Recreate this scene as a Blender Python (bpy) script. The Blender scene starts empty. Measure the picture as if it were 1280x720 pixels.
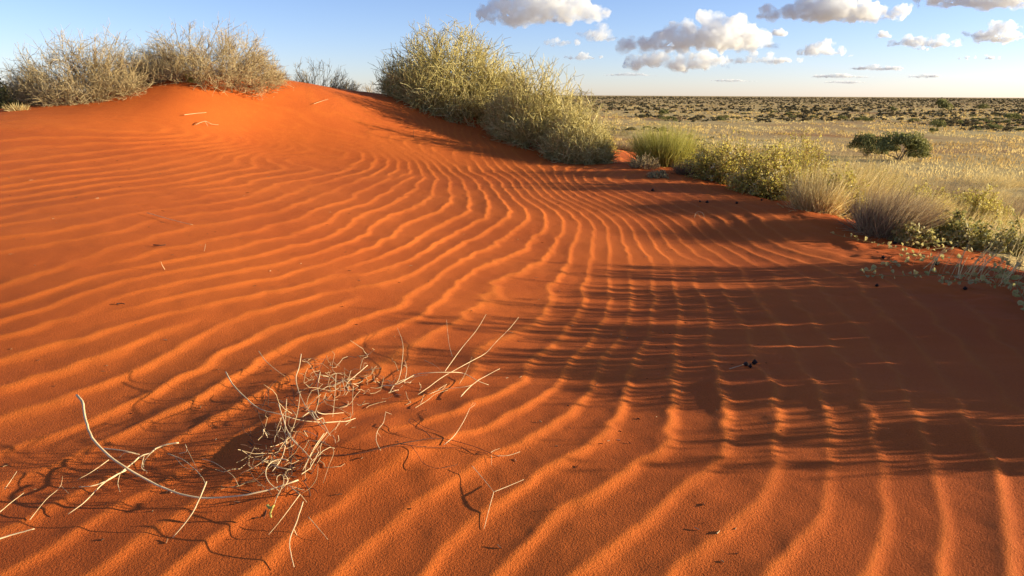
import bpy, bmesh, math, random
import numpy as np
from mathutils import Matrix, Vector, Euler

S = bpy.context.scene
COL = S.collection
rng = np.random.default_rng(7)
random.seed(7)

# ------------------------------------------------------------------ camera
FPX, HPY, CAMZ = 896.0, 118.4, 1.10
PITCH = math.atan((360 - HPY) / FPX)
ROLL = math.radians(0.32)
cam_d = bpy.data.cameras.new('camera')
cam_d.sensor_width = 36.0
cam_d.lens = 36.0 * FPX / 1280
cam_d.clip_start, cam_d.clip_end = 0.05, 60000
cam = bpy.data.objects.new('camera', cam_d)
COL.objects.link(cam)
CR = Matrix.Rotation(math.pi / 2 - PITCH, 3, 'X') @ Matrix.Rotation(ROLL, 3, 'Z')
cam.matrix_world = Matrix.Translation((0, 0, CAMZ)) @ CR.to_4x4()
S.camera = cam
CRn = np.array(CR)

def rays(px, py):
    px = np.asarray(px, float); py = np.asarray(py, float)
    d = np.stack([(px - 640) / FPX, (360 - py) / FPX, -np.ones_like(px)], -1)
    return d @ CRn.T

# ------------------------------------------------------------------ light
SUN_EL, SUN_AZ = math.radians(9.6), math.radians(0)      # azimuth measured from +x towards +y
sdir = Vector((math.cos(SUN_EL) * math.cos(SUN_AZ), math.cos(SUN_EL) * math.sin(SUN_AZ), math.sin(SUN_EL)))
sl = bpy.data.lights.new('sun', 'SUN')
sl.energy, sl.angle, sl.color = 5.0, math.radians(0.53), (1.0, 0.90, 0.64)
so = bpy.data.objects.new('sun', sl)
so.rotation_euler = sdir.to_track_quat('Z', 'Y').to_euler()
COL.objects.link(so)
W = bpy.data.worlds.new('World'); S.world = W; W.use_nodes = True
nt = W.node_tree
bg = nt.nodes['Background']
sky = nt.nodes.new('ShaderNodeTexSky')
sky.sky_type = 'NISHITA'; sky.sun_disc = False
sky.sun_elevation = SUN_EL
sky.sun_rotation = math.pi / 2 - SUN_AZ
sky.air_density, sky.dust_density, sky.ozone_density = 0.7, 0.25, 3.0
wb = nt.nodes.new('ShaderNodeMix'); wb.data_type = 'RGBA'; wb.blend_type = 'MULTIPLY'     # the camera's white balance
wb.inputs[0].default_value = 1; wb.inputs[7].default_value = (1.32, 1.065, 1.12, 1)
nt.links.new(sky.outputs[0], wb.inputs[6]); nt.links.new(wb.outputs[2], bg.inputs[0])
bg.inputs[1].default_value = 0.1
S.view_settings.view_transform = 'Standard'
S.view_settings.look = 'None'
S.view_settings.gamma = 1
S.view_settings.exposure = 1.10
S.cycles.max_bounces = 12
S.cycles.volume_bounces = 8
S.cycles.transparent_max_bounces = 16

# ------------------------------------------------------------------ noise
def _hash(ix, iy, s):
    h = (ix.astype(np.int64) * 374761393 + iy.astype(np.int64) * 668265263 + s * 974634777) & 0x7fffffff
    h = ((h ^ (h >> 13)) * 1274126177) & 0x7fffffff
    return ((h ^ (h >> 16)) & 0xffff) / 65535.0

def vnoise(x, y, s=0):
    x0 = np.floor(x); y0 = np.floor(y)
    fx = x - x0; fy = y - y0
    fx = fx * fx * fx * (fx * (fx * 6 - 15) + 10); fy = fy * fy * fy * (fy * (fy * 6 - 15) + 10)
    a = _hash(x0, y0, s); b = _hash(x0 + 1, y0, s); c = _hash(x0, y0 + 1, s); d = _hash(x0 + 1, y0 + 1, s)
    return (a * (1 - fx) + b * fx) * (1 - fy) + (c * (1 - fx) + d * fx) * fy * 1.0 - 0.5

def fbm(x, y, s=0, o=4):
    r = 0; a = 1
    for k in range(o):
        r = r + a * vnoise(x, y, s + k * 17); x = x * 2.03 + 11.3; y = y * 2.03 + 5.7; a *= 0.5
    return r

def sstep(a, b, x):
    t = np.clip((x - a) / (b - a), 0, 1)
    return t * t * (3 - 2 * t)

# ------------------------------------------------------------------ the lie of the land
PLAIN_Z = -3.5
def far_land(x, y):
    r = PLAIN_Z + 4.2 * np.exp(-((x + 3) / 16) ** 2) * np.exp(-(np.maximum(y - 10, 0) / 16) ** 2)
    return r
ctl_px = [  # pixel, distance ahead in metres: points read off the photograph's sand
    (0,150,8.6),(0,200,6.6),(0,240,5.4),(0,300,4.15),(0,400,3.05),(170,130,10.0),(243,104,10.8),(110,126,10.3),(60,132,9.9),(330,114,11.5),(400,110,12.6),(450,119,13.6),(500,121,14),
    (560,150,13.6),(650,172,12.8),(740,205,11.8),(320,170,10.4),(320,220,7.6),(480,170,11.4),(480,220,8.9),(520,215,9.7),(480,260,6.8),(640,220,9.8),(640,260,7.3),(640,350,4.8),
    (860,220,10),(1000,270,7.2),(1280,400,3.9),(900,300,6.7),(800,203,11.4),(772,192,13.4),(320,300,4.75),(320,400,3.35),(850,430,3.55),(1100,450,3.3),(700,480,2.83)]
pts = []
for px, py, Y in ctl_px:
    d = rays(px, py); pts.append((d[0] / d[1] * Y, Y, CAMZ + d[2] / d[1] * Y))
for x in (-3, -1.5, 0, 1.5):
    for y in (-2, 0, 1.5, 2.6): pts.append((x, y, 0))
pts += [(3, 0, -.03), (3, 2, -.04), (4.2, 3.5, -.2), (4.4, 6, -.3), (4.6, 9, -.35), (6, 4, -.5), (6.5, 9, -.6), (3.8, 13, -.25), (8, 13, -1.0), (6, 0, -.5),
        (-6, 0, .1), (-6, 3, .2), (-9, 5, .3), (-10, 8, .4), (-4, 17.5, .6), (-7.5, 12.5, .85), (-10, 11, .3), (0, 16, .45), (0, 18.5, .1), (-9, 15, .3)]
for a in np.linspace(0, 2 * np.pi, 22, endpoint=False):
    x, y = -2 + 15 * np.cos(a), 8 + 15 * np.sin(a); pts.append((x, y, float(far_land(np.array(x), np.array(y)))))
pts = np.array(pts)
def _U(r2): return 0.5 * r2 * np.log(r2 + 1e-9)
NP = len(pts)
K = _U(((pts[:, None, :2] - pts[None, :, :2]) ** 2).sum(-1)) + np.eye(NP) * 0.35
Q = np.hstack([np.ones((NP, 1)), pts[:, :2]])
tps = np.linalg.solve(np.block([[K, Q], [Q.T, np.zeros((3, 3))]]), np.concatenate([pts[:, 2], np.zeros(3)]))
def land(x, y):
    x = np.asarray(x, float); y = np.asarray(y, float)
    sh = np.broadcast(x, y).shape; x = np.broadcast_to(x, sh).ravel(); y = np.broadcast_to(y, sh).ravel()
    z = tps[NP] + tps[NP + 1] * x + tps[NP + 2] * y
    near = (np.abs(x + 2) < 16) & (np.abs(y - 8) < 16)
    zz = z[near]; xn = x[near]; yn = y[near]
    for i in range(NP): zz = zz + tps[i] * _U((xn - pts[i, 0]) ** 2 + (yn - pts[i, 1]) ** 2)
    w = sstep(1.0, 0.78, np.hypot((xn + 2) / 15, (yn - 8) / 15))
    A = far_land(x, y)
    A = A + 0.12 * fbm(x / 9, y / 9, 5)
    A[near] = A[near] * (1 - w) + zz * w
    return A.reshape(sh)

def hit(px, py, h=0.0, surf=None):
    """the point of the land (plus h) that lies under a pixel of the photograph"""
    surf = surf or land
    px = np.atleast_1d(np.asarray(px, float)); py = np.atleast_1d(np.asarray(py, float))
    d = rays(px, py); d = d / d[:, 1:2]
    lo = np.full(len(px), 0.8); t = lo.copy(); done = np.zeros(len(px), bool); tp = t.copy()
    while not done.all() and t.max() < 4000:
        p = d * t[:, None]
        below = (CAMZ + p[:, 2]) < surf(p[:, 0], p[:, 1]) + h
        done |= below
        tp = np.where(done, tp, t); t = np.where(done, t, t * 1.01 + 0.005)
    for _ in range(22):
        m = (tp + t) / 2; p = d * m[:, None]
        b = (CAMZ + p[:, 2]) < surf(p[:, 0], p[:, 1]) + h
        t = np.where(b, m, t); tp = np.where(b, tp, m)
    p = d * t[:, None]; p[:, 2] += CAMZ
    return p

# ------------------------------------------------------------------ the sand ripples: crest lines read off the photograph
T1, T2, T3, T4, T5, T6, T7, T8, T9, T10, T11 = (0,120),(320,120),(640,180),(0,280),(320,280),(640,340),(960,340),(640,540),(960,540),(320,540),(0,540)
CRESTS = [
 (3,T2,[(0,420),(200,395),(380,365),(440,320),(440,285),(380,245),(300,215)]),
 (4,T2,[(0,470),(380,385),(450,360),(520,310),(490,275),(400,230)]),
 (5,T2,[(400,420),(540,380),(580,300),(520,250)]),
 (7,T2,[(0,665),(200,600),(460,520),(510,470),(640,420),(720,345),(690,300),(590,240),(450,190)]),
 (9,T2,[(840,400),(835,350),(760,285),(640,225),(500,180)]),
 (10,T2,[(400,720),(480,690),(590,620),(740,575),(860,520),(890,480),(895,400),(830,320),(720,250),(600,205)]),
 (11,T2,[(640,690),(820,600),(900,560),(960,500),(955,400),(900,340),(800,270),(680,215)]),
 (12,T2,[(900,690),(1020,600),(1060,540),(1020,440),(960,370),(860,290),(760,235)]),
 (13,T2,[(980,680),(1130,620),(1155,545),(1100,440),(1000,360)]),
 (14,T2,[(1130,690),(1230,620),(1250,560),(1180,440),(1080,370),(960,290)]),
 (15,T3,[(0,430),(30,400),(60,350)]),
 (16,T3,[(0,590),(120,470),(170,390),(140,350)]),
 (17,T3,[(100,620),(220,490),(245,420),(220,350)]),
 (18,T3,[(215,680),(250,620),(310,520),(325,470),(310,370)]),
 (19,T3,[(360,650),(370,600),(400,500),(400,410)]),
 (20,T3,[(480,700),(490,640),(475,500),(465,410)]),
 (21,T3,[(590,690),(600,580),(560,500),(530,420)]),
 (22,T3,[(690,690),(690,600),(640,530),(590,420)]),
 (23,T3,[(660,430),(630,390)]),(24,T3,[(760,450),(700,400)]),(25,T3,[(840,470),(770,410)]),(26,T3,[(890,460),(800,400)]),(27,T3,[(970,460),(880,390)]),
 (8,T5,[(0,90),(150,40),(350,0)]),
 (9,T5,[(0,155),(200,105),(400,60),(480,0)]),
 (10,T5,[(0,225),(250,160),(450,90),(550,30),(580,0)]),
 (11,T5,[(0,300),(250,250),(380,190),(600,90),(650,30),(720,0)]),
 (12,T5,[(420,240),(600,170),(830,80)]),
 (13,T5,[(0,450),(120,380),(300,300),(500,250),(700,190),(850,110),(980,30)]),
 (14,T5,[(0,550),(250,450),(450,390),(650,330),(850,230),(950,140),(1130,30)]),
 (15,T5,[(40,670),(300,540),(500,480),(720,440),(850,370),(920,280),(1080,180),(1200,80),(1280,30)]),
 (16,T5,[(250,690),(450,590),(680,530),(830,480)]),
 (17,T5,[(650,660),(850,580),(1000,470),(1050,350),(1110,280),(1200,220)]),
 (18,T5,[(1050,620),(1250,490),(1360,350)]),
 (4,T4,[(0,60),(400,10)]),(5,T4,[(0,130),(400,80),(700,20)]),
 (6,T4,[(0,210),(150,150),(450,120),(600,80),(750,30),(1000,0)]),
 (7,T4,[(0,290),(300,240),(600,190),(900,120),(1280,20)]),
 (8,T4,[(0,430),(200,340),(400,270),(700,220),(1000,150),(1280,90)]),
 (9,T4,[(400,370),(650,300),(900,240),(1280,155)]),
 (10,T4,[(0,550),(300,460),(500,390),(800,310),(1280,225)]),
 (11,T4,[(0,640),(200,590),(500,500),(800,400),(1000,350),(1280,300)]),
 (12,T4,[(400,700),(650,600),(850,500),(1000,430),(1280,380)]),
 (13,T4,[(640,710),(880,590),(1050,510),(1280,450)]),
 (14,T4,[(940,720),(1100,620),(1280,550)]),
 (17,T6,[(40,200),(120,90)]),(18,T6,[(30,400),(120,290),(180,210),(235,130),(220,30)]),
 (19,T6,[(-40,640),(170,490),(340,215),(345,100)]),
 (20,T6,[(200,440),(430,310),(490,220),(475,70)]),
 (21,T6,[(200,710),(300,610),(380,550),(480,400),(600,220),(585,60)]),
 (22,T6,[(520,720),(560,650),(550,540),(620,320),(670,200),(695,60)]),
 (23,T6,[(750,720),(795,560),(815,350),(840,200),(815,80)]),
 (24,T6,[(1065,720),(1070,600),(990,400),(970,190),(930,80)]),
 (25,T6,[(1060,120),(1040,70)]),
 (22,T8,[(0,300),(170,230),(300,120),(530,0)]),
 (23,T8,[(50,560),(300,440),(400,310),(600,190),(740,100),(790,0)]),
 (24,T8,[(400,510),(600,450),(800,340),(960,230),(1100,80),(1090,0)]),
 (25,T8,[(800,640),(960,560),(1130,430),(1280,310)]),
 (25,T9,[(0,300),(60,220),(90,160),(75,90)]),
 (26,T9,[(0,680),(60,620),(180,500),(280,400),(290,340),(265,220),(245,90)]),
 (27,T9,[(470,720),(540,580),(550,440),(515,300),(500,110)]),
 (28,T9,[(820,720),(840,480),(855,300),(870,170)]),
 (29,T9,[(1130,720),(1160,640),(1210,480),(1200,350)]),
]
CRESTS += [(v, (0, 0), [(x * 4 - 2, y * 4), (x * 4 + 2, y * 4)]) for v, x, y in ((-2.0, 320, 185), (-3.6, 300, 173), (-5.0, 276, 172), (6.6, 320, 140), (0.5, 276, 147), (9.5, 400, 138), (-7.4, 232, 163), (-8.6, 180, 158), (-6.8, 100, 174), (-6.2, 40, 182), (-4.0, 236, 146), (-6.5, 180, 146))]
TANGENTS = [  # direction only
 (T7,[(330,60),(440,180),(560,310),(620,370)]),(T7,[(520,120),(640,230),(780,390),(850,500),(990,680)]),(T7,[(690,80),(860,240),(960,400),(1100,540),(1190,690)]),
 (T7,[(880,130),(1010,250),(1200,480)]),(T7,[(620,590),(620,700)]),(T7,[(780,570),(830,680)]),(T7,[(170,170),(260,310)]),(T7,[(230,620),(260,720)]),
 (T3,[(1120,400),(1200,470)]),(T3,[(400,300),(500,340)]),(T3,[(600,290),(720,350)]),(T3,[(0,110),(100,180)]),(T3,[(40,30),(70,80)]),(T3,[(800,500),(900,590)]),(T3,[(1000,560),(1080,620)]),
 (T2,[(1240,290),(1280,340)]),(T2,[(1000,330),(1060,390)]),(T2,[(1200,230),(1240,310)]),(T2,[(1000,190),(1060,270)]),(T2,[(0,100),(200,180)]),(T2,[(0,50),(250,130)]),(T2,[(100,0),(400,110)]),(T2,[(300,60),(600,170)]),
 (T1,[(0,610),(350,550),(700,510)]),(T1,[(0,540),(400,470),(900,430)]),(T1,[(0,415),(500,340),(850,290)]),(T1,[(500,340),(900,250)]),(T1,[(1100,60),(1280,110)]),
 (T10,[(380,640),(720,250),(900,160)]),(T11,[(550,700),(900,480)]),(T11,[(50,640),(450,480)]),(T11,[(0,330),(300,180)]),(T11,[(0,100),(300,0)]),(T11,[(300,700),(600,420)]),
]
PAIRS = [  # number of crests between two pixels
 ((100,205),(100,290),8),((40,240),(40,292),4.6),((200,205),(200,280),7.5),((1062,395),(1105,388),1),((1105,388),(1148,382),1),((1115,440),(1165,430),1),((1165,430),(1215,425),1),((1010,410),(1060,395),1.6),
 ((320,165),(352,195),5.5),((400,140),(402,170),6),((500,160),(505,190),5),((600,180),(624,185),4),((700,200),(730,225),4),((760,240),(800,232),2.8),((850,250),(900,245),2.8),((60,600),(120,650),1.6),((20,480),(60,560),2.0),
 ((930,280),(985,290),2),((985,330),(1060,325),2.2),((560,640),(680,700),1.5),((420,620),(560,640),1.3),
]
X0, Y0, KS = -11.0, 0.8, 0.36
NX, NY = int(16.5 / KS) + 4, int(17 / KS) + 4
def bs(t):
    return np.stack([(1 - t) ** 3, 3 * t ** 3 - 6 * t ** 2 + 4, -3 * t ** 3 + 3 * t ** 2 + 3 * t + 1, t ** 3], -1) / 6
def brow(x, y):
    u = np.clip((np.asarray(x) - X0) / KS, 0, NX - 4.001); v = np.clip((np.asarray(y) - Y0) / KS, 0, NY - 4.001)
    i = np.floor(u).astype(int); j = np.floor(v).astype(int)
    wu = bs(u - i); wv = bs(v - j)
    idx = (j[:, None, None] + np.arange(4)[None, :, None]) * NX + i[:, None, None] + np.arange(4)[None, None, :]
    return idx.reshape(len(u), 16), (wv[:, :, None] * wu[:, None, :]).reshape(len(u), 16)
def fit_phase():
    N = NX * NY
    AtA = np.zeros((N, N)); Atb = np.zeros(N)
    qs = []; jobs = []
    def res(pl, o):
        q = np.array(pl, float) / 4 + np.array(o)
        out = [q[0]]
        for a, b in zip(q[:-1], q[1:]):
            m = max(1, int(np.hypot(*(b - a)) / 12))
            for s in range(1, m + 1): out.append(a + (b - a) * s / m)
        return out
    for lab, o, pl in CRESTS: r = res(pl, o); jobs.append(('c', lab, len(qs), len(qs) + len(r))); qs += r
    for o, pl in TANGENTS: r = res(pl, o); jobs.append(('t', 0, len(qs), len(qs) + len(r))); qs += r
    for a, b, c in PAIRS: jobs.append(('p', c, len(qs), len(qs) + 2)); qs += [np.array(a, float), np.array(b, float)]
    p = hit(*np.array(qs).T)
    I, Wt = brow(p[:, 0], p[:, 1])
    def row(i, w, b, wt):
        AtA[np.ix_(i, i)] += wt * np.outer(w, w); Atb[i] += wt * b * w
    def diff(k, m, b, wt):
        i, inv = np.unique(np.concatenate([I[k], I[m]]), return_inverse=True)
        w = np.zeros(len(i)); np.add.at(w, inv, np.concatenate([-Wt[k], Wt[m]]))
        row(i, w, b, wt)
    for kind, v, k0, k1 in jobs:
        if kind == 'c':
            for k in range(k0, k1): row(I[k], Wt[k], float(v), 4.0)
        elif kind == 't':
            for k in range(k0, k1 - 1): diff(k, k + 1, 0.0, 10.0)
        else: diff(k0, k0 + 1, v, 2.0)
    G = np.arange(N).reshape(NY, NX)
    lam = 0.12
    for tr in ((G[:, :-2], G[:, 1:-1], G[:, 2:]), (G[:-2], G[1:-1], G[2:])):
        a, b, c = [t.ravel() for t in tr]
        for (i, wi) in ((a, 1), (b, -2), (c, 1)):
            for (j, wj) in ((a, 1), (b, -2), (c, 1)): np.add.at(AtA, (i, j), lam * wi * wj)
    a, b, c, d = G[:-1, :-1].ravel(), G[1:, :-1].ravel(), G[:-1, 1:].ravel(), G[1:, 1:].ravel()
    for (i, wi) in ((a, 1), (b, -1), (c, -1), (d, 1)):
        for (j, wj) in ((a, 1), (b, -1), (c, -1), (d, 1)): np.add.at(AtA, (i, j), 2 * lam * wi * wj)
    AtA[np.diag_indices(N)] += 1e-7
    return np.linalg.solve(AtA, Atb)
PH = fit_phase()
def phase(x, y):
    idx, w = brow(x.ravel(), y.ravel())
    return (PH[idx] * w).sum(-1).reshape(x.shape)
# ------------------------------------------------------------------ helpers for objects
def tag(o, label=None, cat=None, group=None, kind=None):
    if label: o['label'] = label
    if cat: o['category'] = cat
    if group: o['group'] = group
    if kind: o['kind'] = kind
    return o

def mesh_np(name, V, F, mat=None, attr=None, smooth=False):
    """one mesh from an array of points and an array of triangles or quads"""
    V = np.asarray(V, np.float32).reshape(-1, 3); F = np.asarray(F, np.int32); k = F.shape[1]
    me = bpy.data.meshes.new(name)
    me.vertices.add(len(V)); me.vertices.foreach_set('co', V.ravel())
    me.loops.add(F.size); me.loops.foreach_set('vertex_index', F.ravel())
    me.polygons.add(len(F)); me.polygons.foreach_set('loop_start', np.arange(len(F), dtype=np.int32) * k)
    try: me.polygons.foreach_set('loop_total', np.full(len(F), k, np.int32))
    except Exception: pass
    if smooth: me.polygons.foreach_set('use_smooth', np.ones(len(F), bool))
    for a, v in (attr or {}).items():
        at = me.attributes.new(a, 'FLOAT', 'POINT'); at.data.foreach_set('value', np.asarray(v, np.float32).ravel())
    me.update(calc_edges=True)
    if mat: me.materials.append(mat)
    return me

def link(name, me, parent=None, loc=None, rz=0.0):
    o = bpy.data.objects.new(name, me); COL.objects.link(o)
    if parent: o.parent = parent
    if loc is not None: o.location = loc
    if rz: o.rotation_euler = (0, 0, rz)
    return o

def empty(name, loc):
    o = bpy.data.objects.new(name, None); COL.objects.link(o); o.location = loc; o.empty_display_size = 0.1
    return o

class NT:
    def __init__(s, name):
        s.m = bpy.data.materials.new(name); s.m.use_nodes = True; s.t = s.m.node_tree
        s.b = s.t.nodes['Principled BSDF']; s.out = s.t.nodes['Material Output']
    def n(s, kind, **kw):
        nd = s.t.nodes.new(kind)
        for k, v in kw.items():
            if k.startswith('i_'):
                q = k[2:]; nd.inputs[int(q) if q.isdigit() else q.replace('_', ' ')].default_value = v
            else: setattr(nd, k, v)
        return nd
    def l(s, a, b): s.t.links.new(a, b)
    def ramp(s, src, stops):
        r = s.n('ShaderNodeValToRGB'); e = r.color_ramp.elements
        while len(e) < len(stops): e.new(0.5)
        for k, (p, c) in enumerate(stops): e[k].position = p; e[k].color = (*c, 1)
        s.l(src, r.inputs[0]); return r.outputs[0]

# ------------------------------------------------------------------ the dune
MOUND = hit(405, 560)[0]
def rip_amp(x, y):
    """how strong the ripples stand: fades near the plants, at the twig pile and outside the sand"""
    a = 1.0 - 0.75 * np.exp(-(((x - MOUND[0] - .02) / .42) ** 2 + ((y - MOUND[1] + .05) / .40) ** 2))
    edge = 3.0 + 0.15 * vnoise(y * 1.3, y * 0 + 3.3, 4)
    a = a * (1 - sstep(edge - .55, edge + .1, x) * 0.9)
    a = a * (1 - 0.7 * sstep(0.0, 0.9, y - 14.5))
    a = a * (1 - 0.42 * sstep(-.5, -3.2, x))
    a = a * (0.84 + 0.7 * fbm(x * 1.1 + 3, y * 1.1, 31, 2))
    return np.clip(a, 0.0, 1.2)
def sand_height(x, y, parts=False):
    z = land(x, y)
    global CREST
    e = 0.01
    wob = 0.24 * fbm(x * 2.6, y * 2.6, 21, 2) + 0.15 * fbm(x * 8, y * 8, 23, 2)
    ph = phase(x, y)
    gx = (phase(x + e, y) - ph) / e; gy = (phase(x, y + e) - ph) / e
    g = np.hypot(gx, gy)
    lam = np.clip(1 / np.maximum(g, 1e-3), .06, .185)
    ph = ph + wob
    A0 = 1.0
    for (a, b, s, r) in DEFECTS:      # places where a crest forks or ends
        dx, dy = x - a, y - b
        t = np.arctan2(dy, dx) - np.arctan2(dy - r[1], dx - r[0])
        ph = ph + s * t / (2 * np.pi)
        A0 = A0 * (1 - .8 * np.exp(-(dx ** 2 + dy ** 2) / .03)) * (1 - .8 * np.exp(-((dx - r[0]) ** 2 + (dy - r[1]) ** 2) / .03))
    t = ph - np.floor(ph)
    w = 0.235                           # short steep face after a crisp crest, long gentle back
    a_, b_ = np.clip(t / w, 0, 1), np.clip((t - w) / (1 - w), 0, 1)
    prof = np.where(t < w, (1 - a_) ** 1.6, 0.12 * b_ + 0.88 * b_ ** 1.9)
    prof = prof - 0.07 * np.exp(-(np.minimum(t, 1 - t) / 0.028) ** 2)
    A = rip_amp(x, y) * A0
    slow = sstep(0.006, 0.02, 1 / np.maximum(g, 1e-3) * 0 + 0.03)
    h = (0.056 + 0.022 * sstep(3.6, 2.2, y)) * lam * (A * (prof - .33) + .33) * slow
    CREST = np.clip(A, 0, 1) * np.where(t < .5, np.exp(-t / .10), np.exp(-(1 - t) / .05))
    # the little mound that has gathered round the twig pile, steep on its sheltered left
    u, v = (x - MOUND[0]) + .10 * vnoise(y * 7, x * 4, 91), (y - MOUND[1]) + .08 * vnoise(x * 8, y * 3, 92)
    uu = np.where(u < 0, u / .34, u / .45)
    h = h + 0.042 * np.exp(-uu ** 2 - (v / .26) ** 2) * (1 + .5 * vnoise(x * 9, y * 9, 93))
    h = h - 0.012 * np.exp(-((u + .26) / .16) ** 2 - (v / .24) ** 2)
    h = h + 0.012 * fbm(x * 1.3, y * 1.3, 41, 3) + 0.0022 * fbm(x * 11, y * 11, 43, 3)
    # trampled, plant-strewn edge
    k = sstep(2.4, 3.2, x)
    h = h + k * (0.05 * fbm(x * 2.2, y * 2.2, 51, 3) + 0.010 * fbm(x * 14, y * 14, 53, 2))
    return z + h
DEFECTS = []
for px, py, s in ((515, 220, 1), (424, 340, -1), (1020, 300, 1), (250, 400, 1), (120, 330, -1), (300, 240, 1), (580, 205, -1), (380, 200, 1), (180, 250, -1), (860, 330, 1)):
    p = hit(px, py)[0]
    DEFECTS.append((p[0], p[1], s, (0.5 * random.uniform(-1, 1), 0.5 * random.uniform(-1, 1))))

GS = 0.02
gxs = np.arange(-12, 8, GS); gys = np.arange(0.8, 19.5, GS)
HG = sand_height(*np.meshgrid(gxs, gys))
def hit_sand(px, py, h=0.0):
    """like hit(), but on the rippled sand itself"""
    px = np.atleast_1d(np.asarray(px, float)); py = np.atleast_1d(np.asarray(py, float)); h = np.broadcast_to(np.asarray(h, float), px.shape)
    d = rays(px, py); d = d / d[:, 1:2]
    t = np.exp(np.linspace(math.log(.82), math.log(19), 900))
    def hs(x, y):
        u = np.clip((x - gxs[0]) / GS, 0, len(gxs) - 2.01); v = np.clip((y - gys[0]) / GS, 0, len(gys) - 2.01)
        i, j = u.astype(int), v.astype(int); a, b = u - i, v - j
        return (HG[j, i] * (1 - a) + HG[j, i + 1] * a) * (1 - b) + (HG[j + 1, i] * (1 - a) + HG[j + 1, i + 1] * a) * b
    p = d[:, None, :] * t[None, :, None]; gap = CAMZ + p[..., 2] - hs(p[..., 0], p[..., 1]) - h[:, None]
    k = np.maximum(np.argmax(gap < 0, 1), 1); r = np.arange(len(px))
    lo, hi = t[k - 1], t[k]
    for _ in range(18):
        m = (lo + hi) / 2; q = d * m[:, None]; b = CAMZ + q[:, 2] - hs(q[:, 0], q[:, 1]) - h < 0
        hi = np.where(b, m, hi); lo = np.where(b, lo, m)
    q = d * hi[:, None]; q[:, 2] += CAMZ
    return q

def spread(fine0, fine1, step, far0, far1, grow, cap_near, near0, near1):
    """grid lines: step between fine0..fine1, slowly coarser to near0/near1, then fast out to far0/far1"""
    a = list(np.arange(fine0, fine1, step)); s = step
    while a[-1] < near1: s = min(s * 1.006, cap_near); a.append(a[-1] + s)
    while a[-1] < far1: s *= grow; a.append(a[-1] + s)
    b = []; s = step; c = a[0]
    while c > near0: s = min(s * 1.006, cap_near); c -= s; b.append(c)
    while c > far0: s *= grow; c -= s; b.append(c)
    return np.array(b[::-1] + a)
gx = spread(-1.1, 1.2, .0105, -9000, 9000, 1.3, .065, -9.5, 4.2)
gy = spread(1.36, 2.4, .0100, -9000, 14000, 1.3, .054, 1.0, 17.5)
XX, YY = np.meshgrid(gx, gy)
inner = (XX > -10.8) & (XX < 6.0) & (YY > 0.85) & (YY < 18.2)
ZZ = np.empty_like(XX)
ZZ[~inner] = land(XX[~inner], YY[~inner])
ZZ[inner] = sand_height(XX[inner], YY[inner])
CC = np.zeros_like(XX); CC[inner] = CREST
i0 = np.arange(len(gy) - 1)[:, None] * len(gx) + np.arange(len(gx) - 1)[None, :]
quads = np.stack([i0, i0 + 1, i0 + 1 + len(gx), i0 + len(gx)], -1)
cx = (XX[:-1, :-1] + XX[1:, 1:]) / 2; cy = (YY[:-1, :-1] + YY[1:, 1:]) / 2
is_sand = (cx > -14) & (cx < 4.2 + 0.5 * vnoise(cy * 1.5, cy * 0 + 1.7, 8)) & (cy < 18.5) & (cy > -4)
VV = np.stack([XX, YY, ZZ], -1).reshape(-1, 3)
def sub(mask):
    q = quads[mask]; u, inv = np.unique(q, return_inverse=True)
    return VV[u], inv.reshape(-1, 4), CC.ravel()[u]

def sand_material():
    m = NT('red_sand')
    tc = m.n('ShaderNodeTexCoord')
    n1 = m.n('ShaderNodeTexNoise', i_Scale=0.9, i_Detail=4.0); m.l(tc.outputs['Object'], n1.inputs['Vector'])
    n2 = m.n('ShaderNodeTexNoise', i_Scale=260.0, i_Detail=2.0, i_Roughness=0.7); m.l(tc.outputs['Object'], n2.inputs['Vector'])
    n3 = m.n('ShaderNodeTexNoise', i_Scale=130.0, i_Detail=3.0, i_Roughness=0.6); m.l(tc.outputs['Object'], n3.inputs['Vector'])
    c1 = m.ramp(n1.outputs[0], [(0.35, (0.52, 0.102, 0.016)), (0.65, (0.60, 0.127, 0.019))])
    c2 = m.ramp(n2.outputs[0], [(0.30, (0.62, 0.52, 0.45)), (0.50, (0.95, 0.95, 0.95)), (0.72, (1.18, 1.25, 1.3))])
    mx = m.n('ShaderNodeMix', data_type='RGBA', blend_type='MULTIPLY'); mx.inputs[0].default_value = 0.8
    at = m.n('ShaderNodeAttribute', attribute_name='coarse_lit')      # coarser pale grains along the crests, with their sunlit gold put into the colour
    cg = m.n('ShaderNodeMix', data_type='RGBA'); cg.inputs[7].default_value = (0.70, 0.185, 0.024, 1)
    ml = m.n('ShaderNodeMath', operation='MULTIPLY'); ml.inputs[1].default_value = 0.55; m.l(at.outputs['Fac'], ml.inputs[0]); m.l(ml.outputs[0], cg.inputs[0])
    m.l(c1, cg.inputs[6]); c1 = cg.outputs[2]
    m.l(c1, mx.inputs[6]); m.l(c2, mx.inputs[7]); m.l(mx.outputs[2], m.b.inputs['Base Color'])
    m.b.inputs['Roughness'].default_value = 0.9
    m.b.inputs['Specular IOR Level'].default_value = 0.12
    ad = m.n('ShaderNodeMath', operation='MULTIPLY_ADD'); ad.inputs[1].default_value = 1.6; m.l(n3.outputs[0], ad.inputs[0]); m.l(n2.outputs[0], ad.inputs[2])
    bp = m.n('ShaderNodeBump', i_Strength=0.45, i_Distance=0.004); m.l(ad.outputs[0], bp.inputs['Height']); m.l(bp.outputs[0], m.b.inputs['Normal'])
    return m.m
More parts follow.
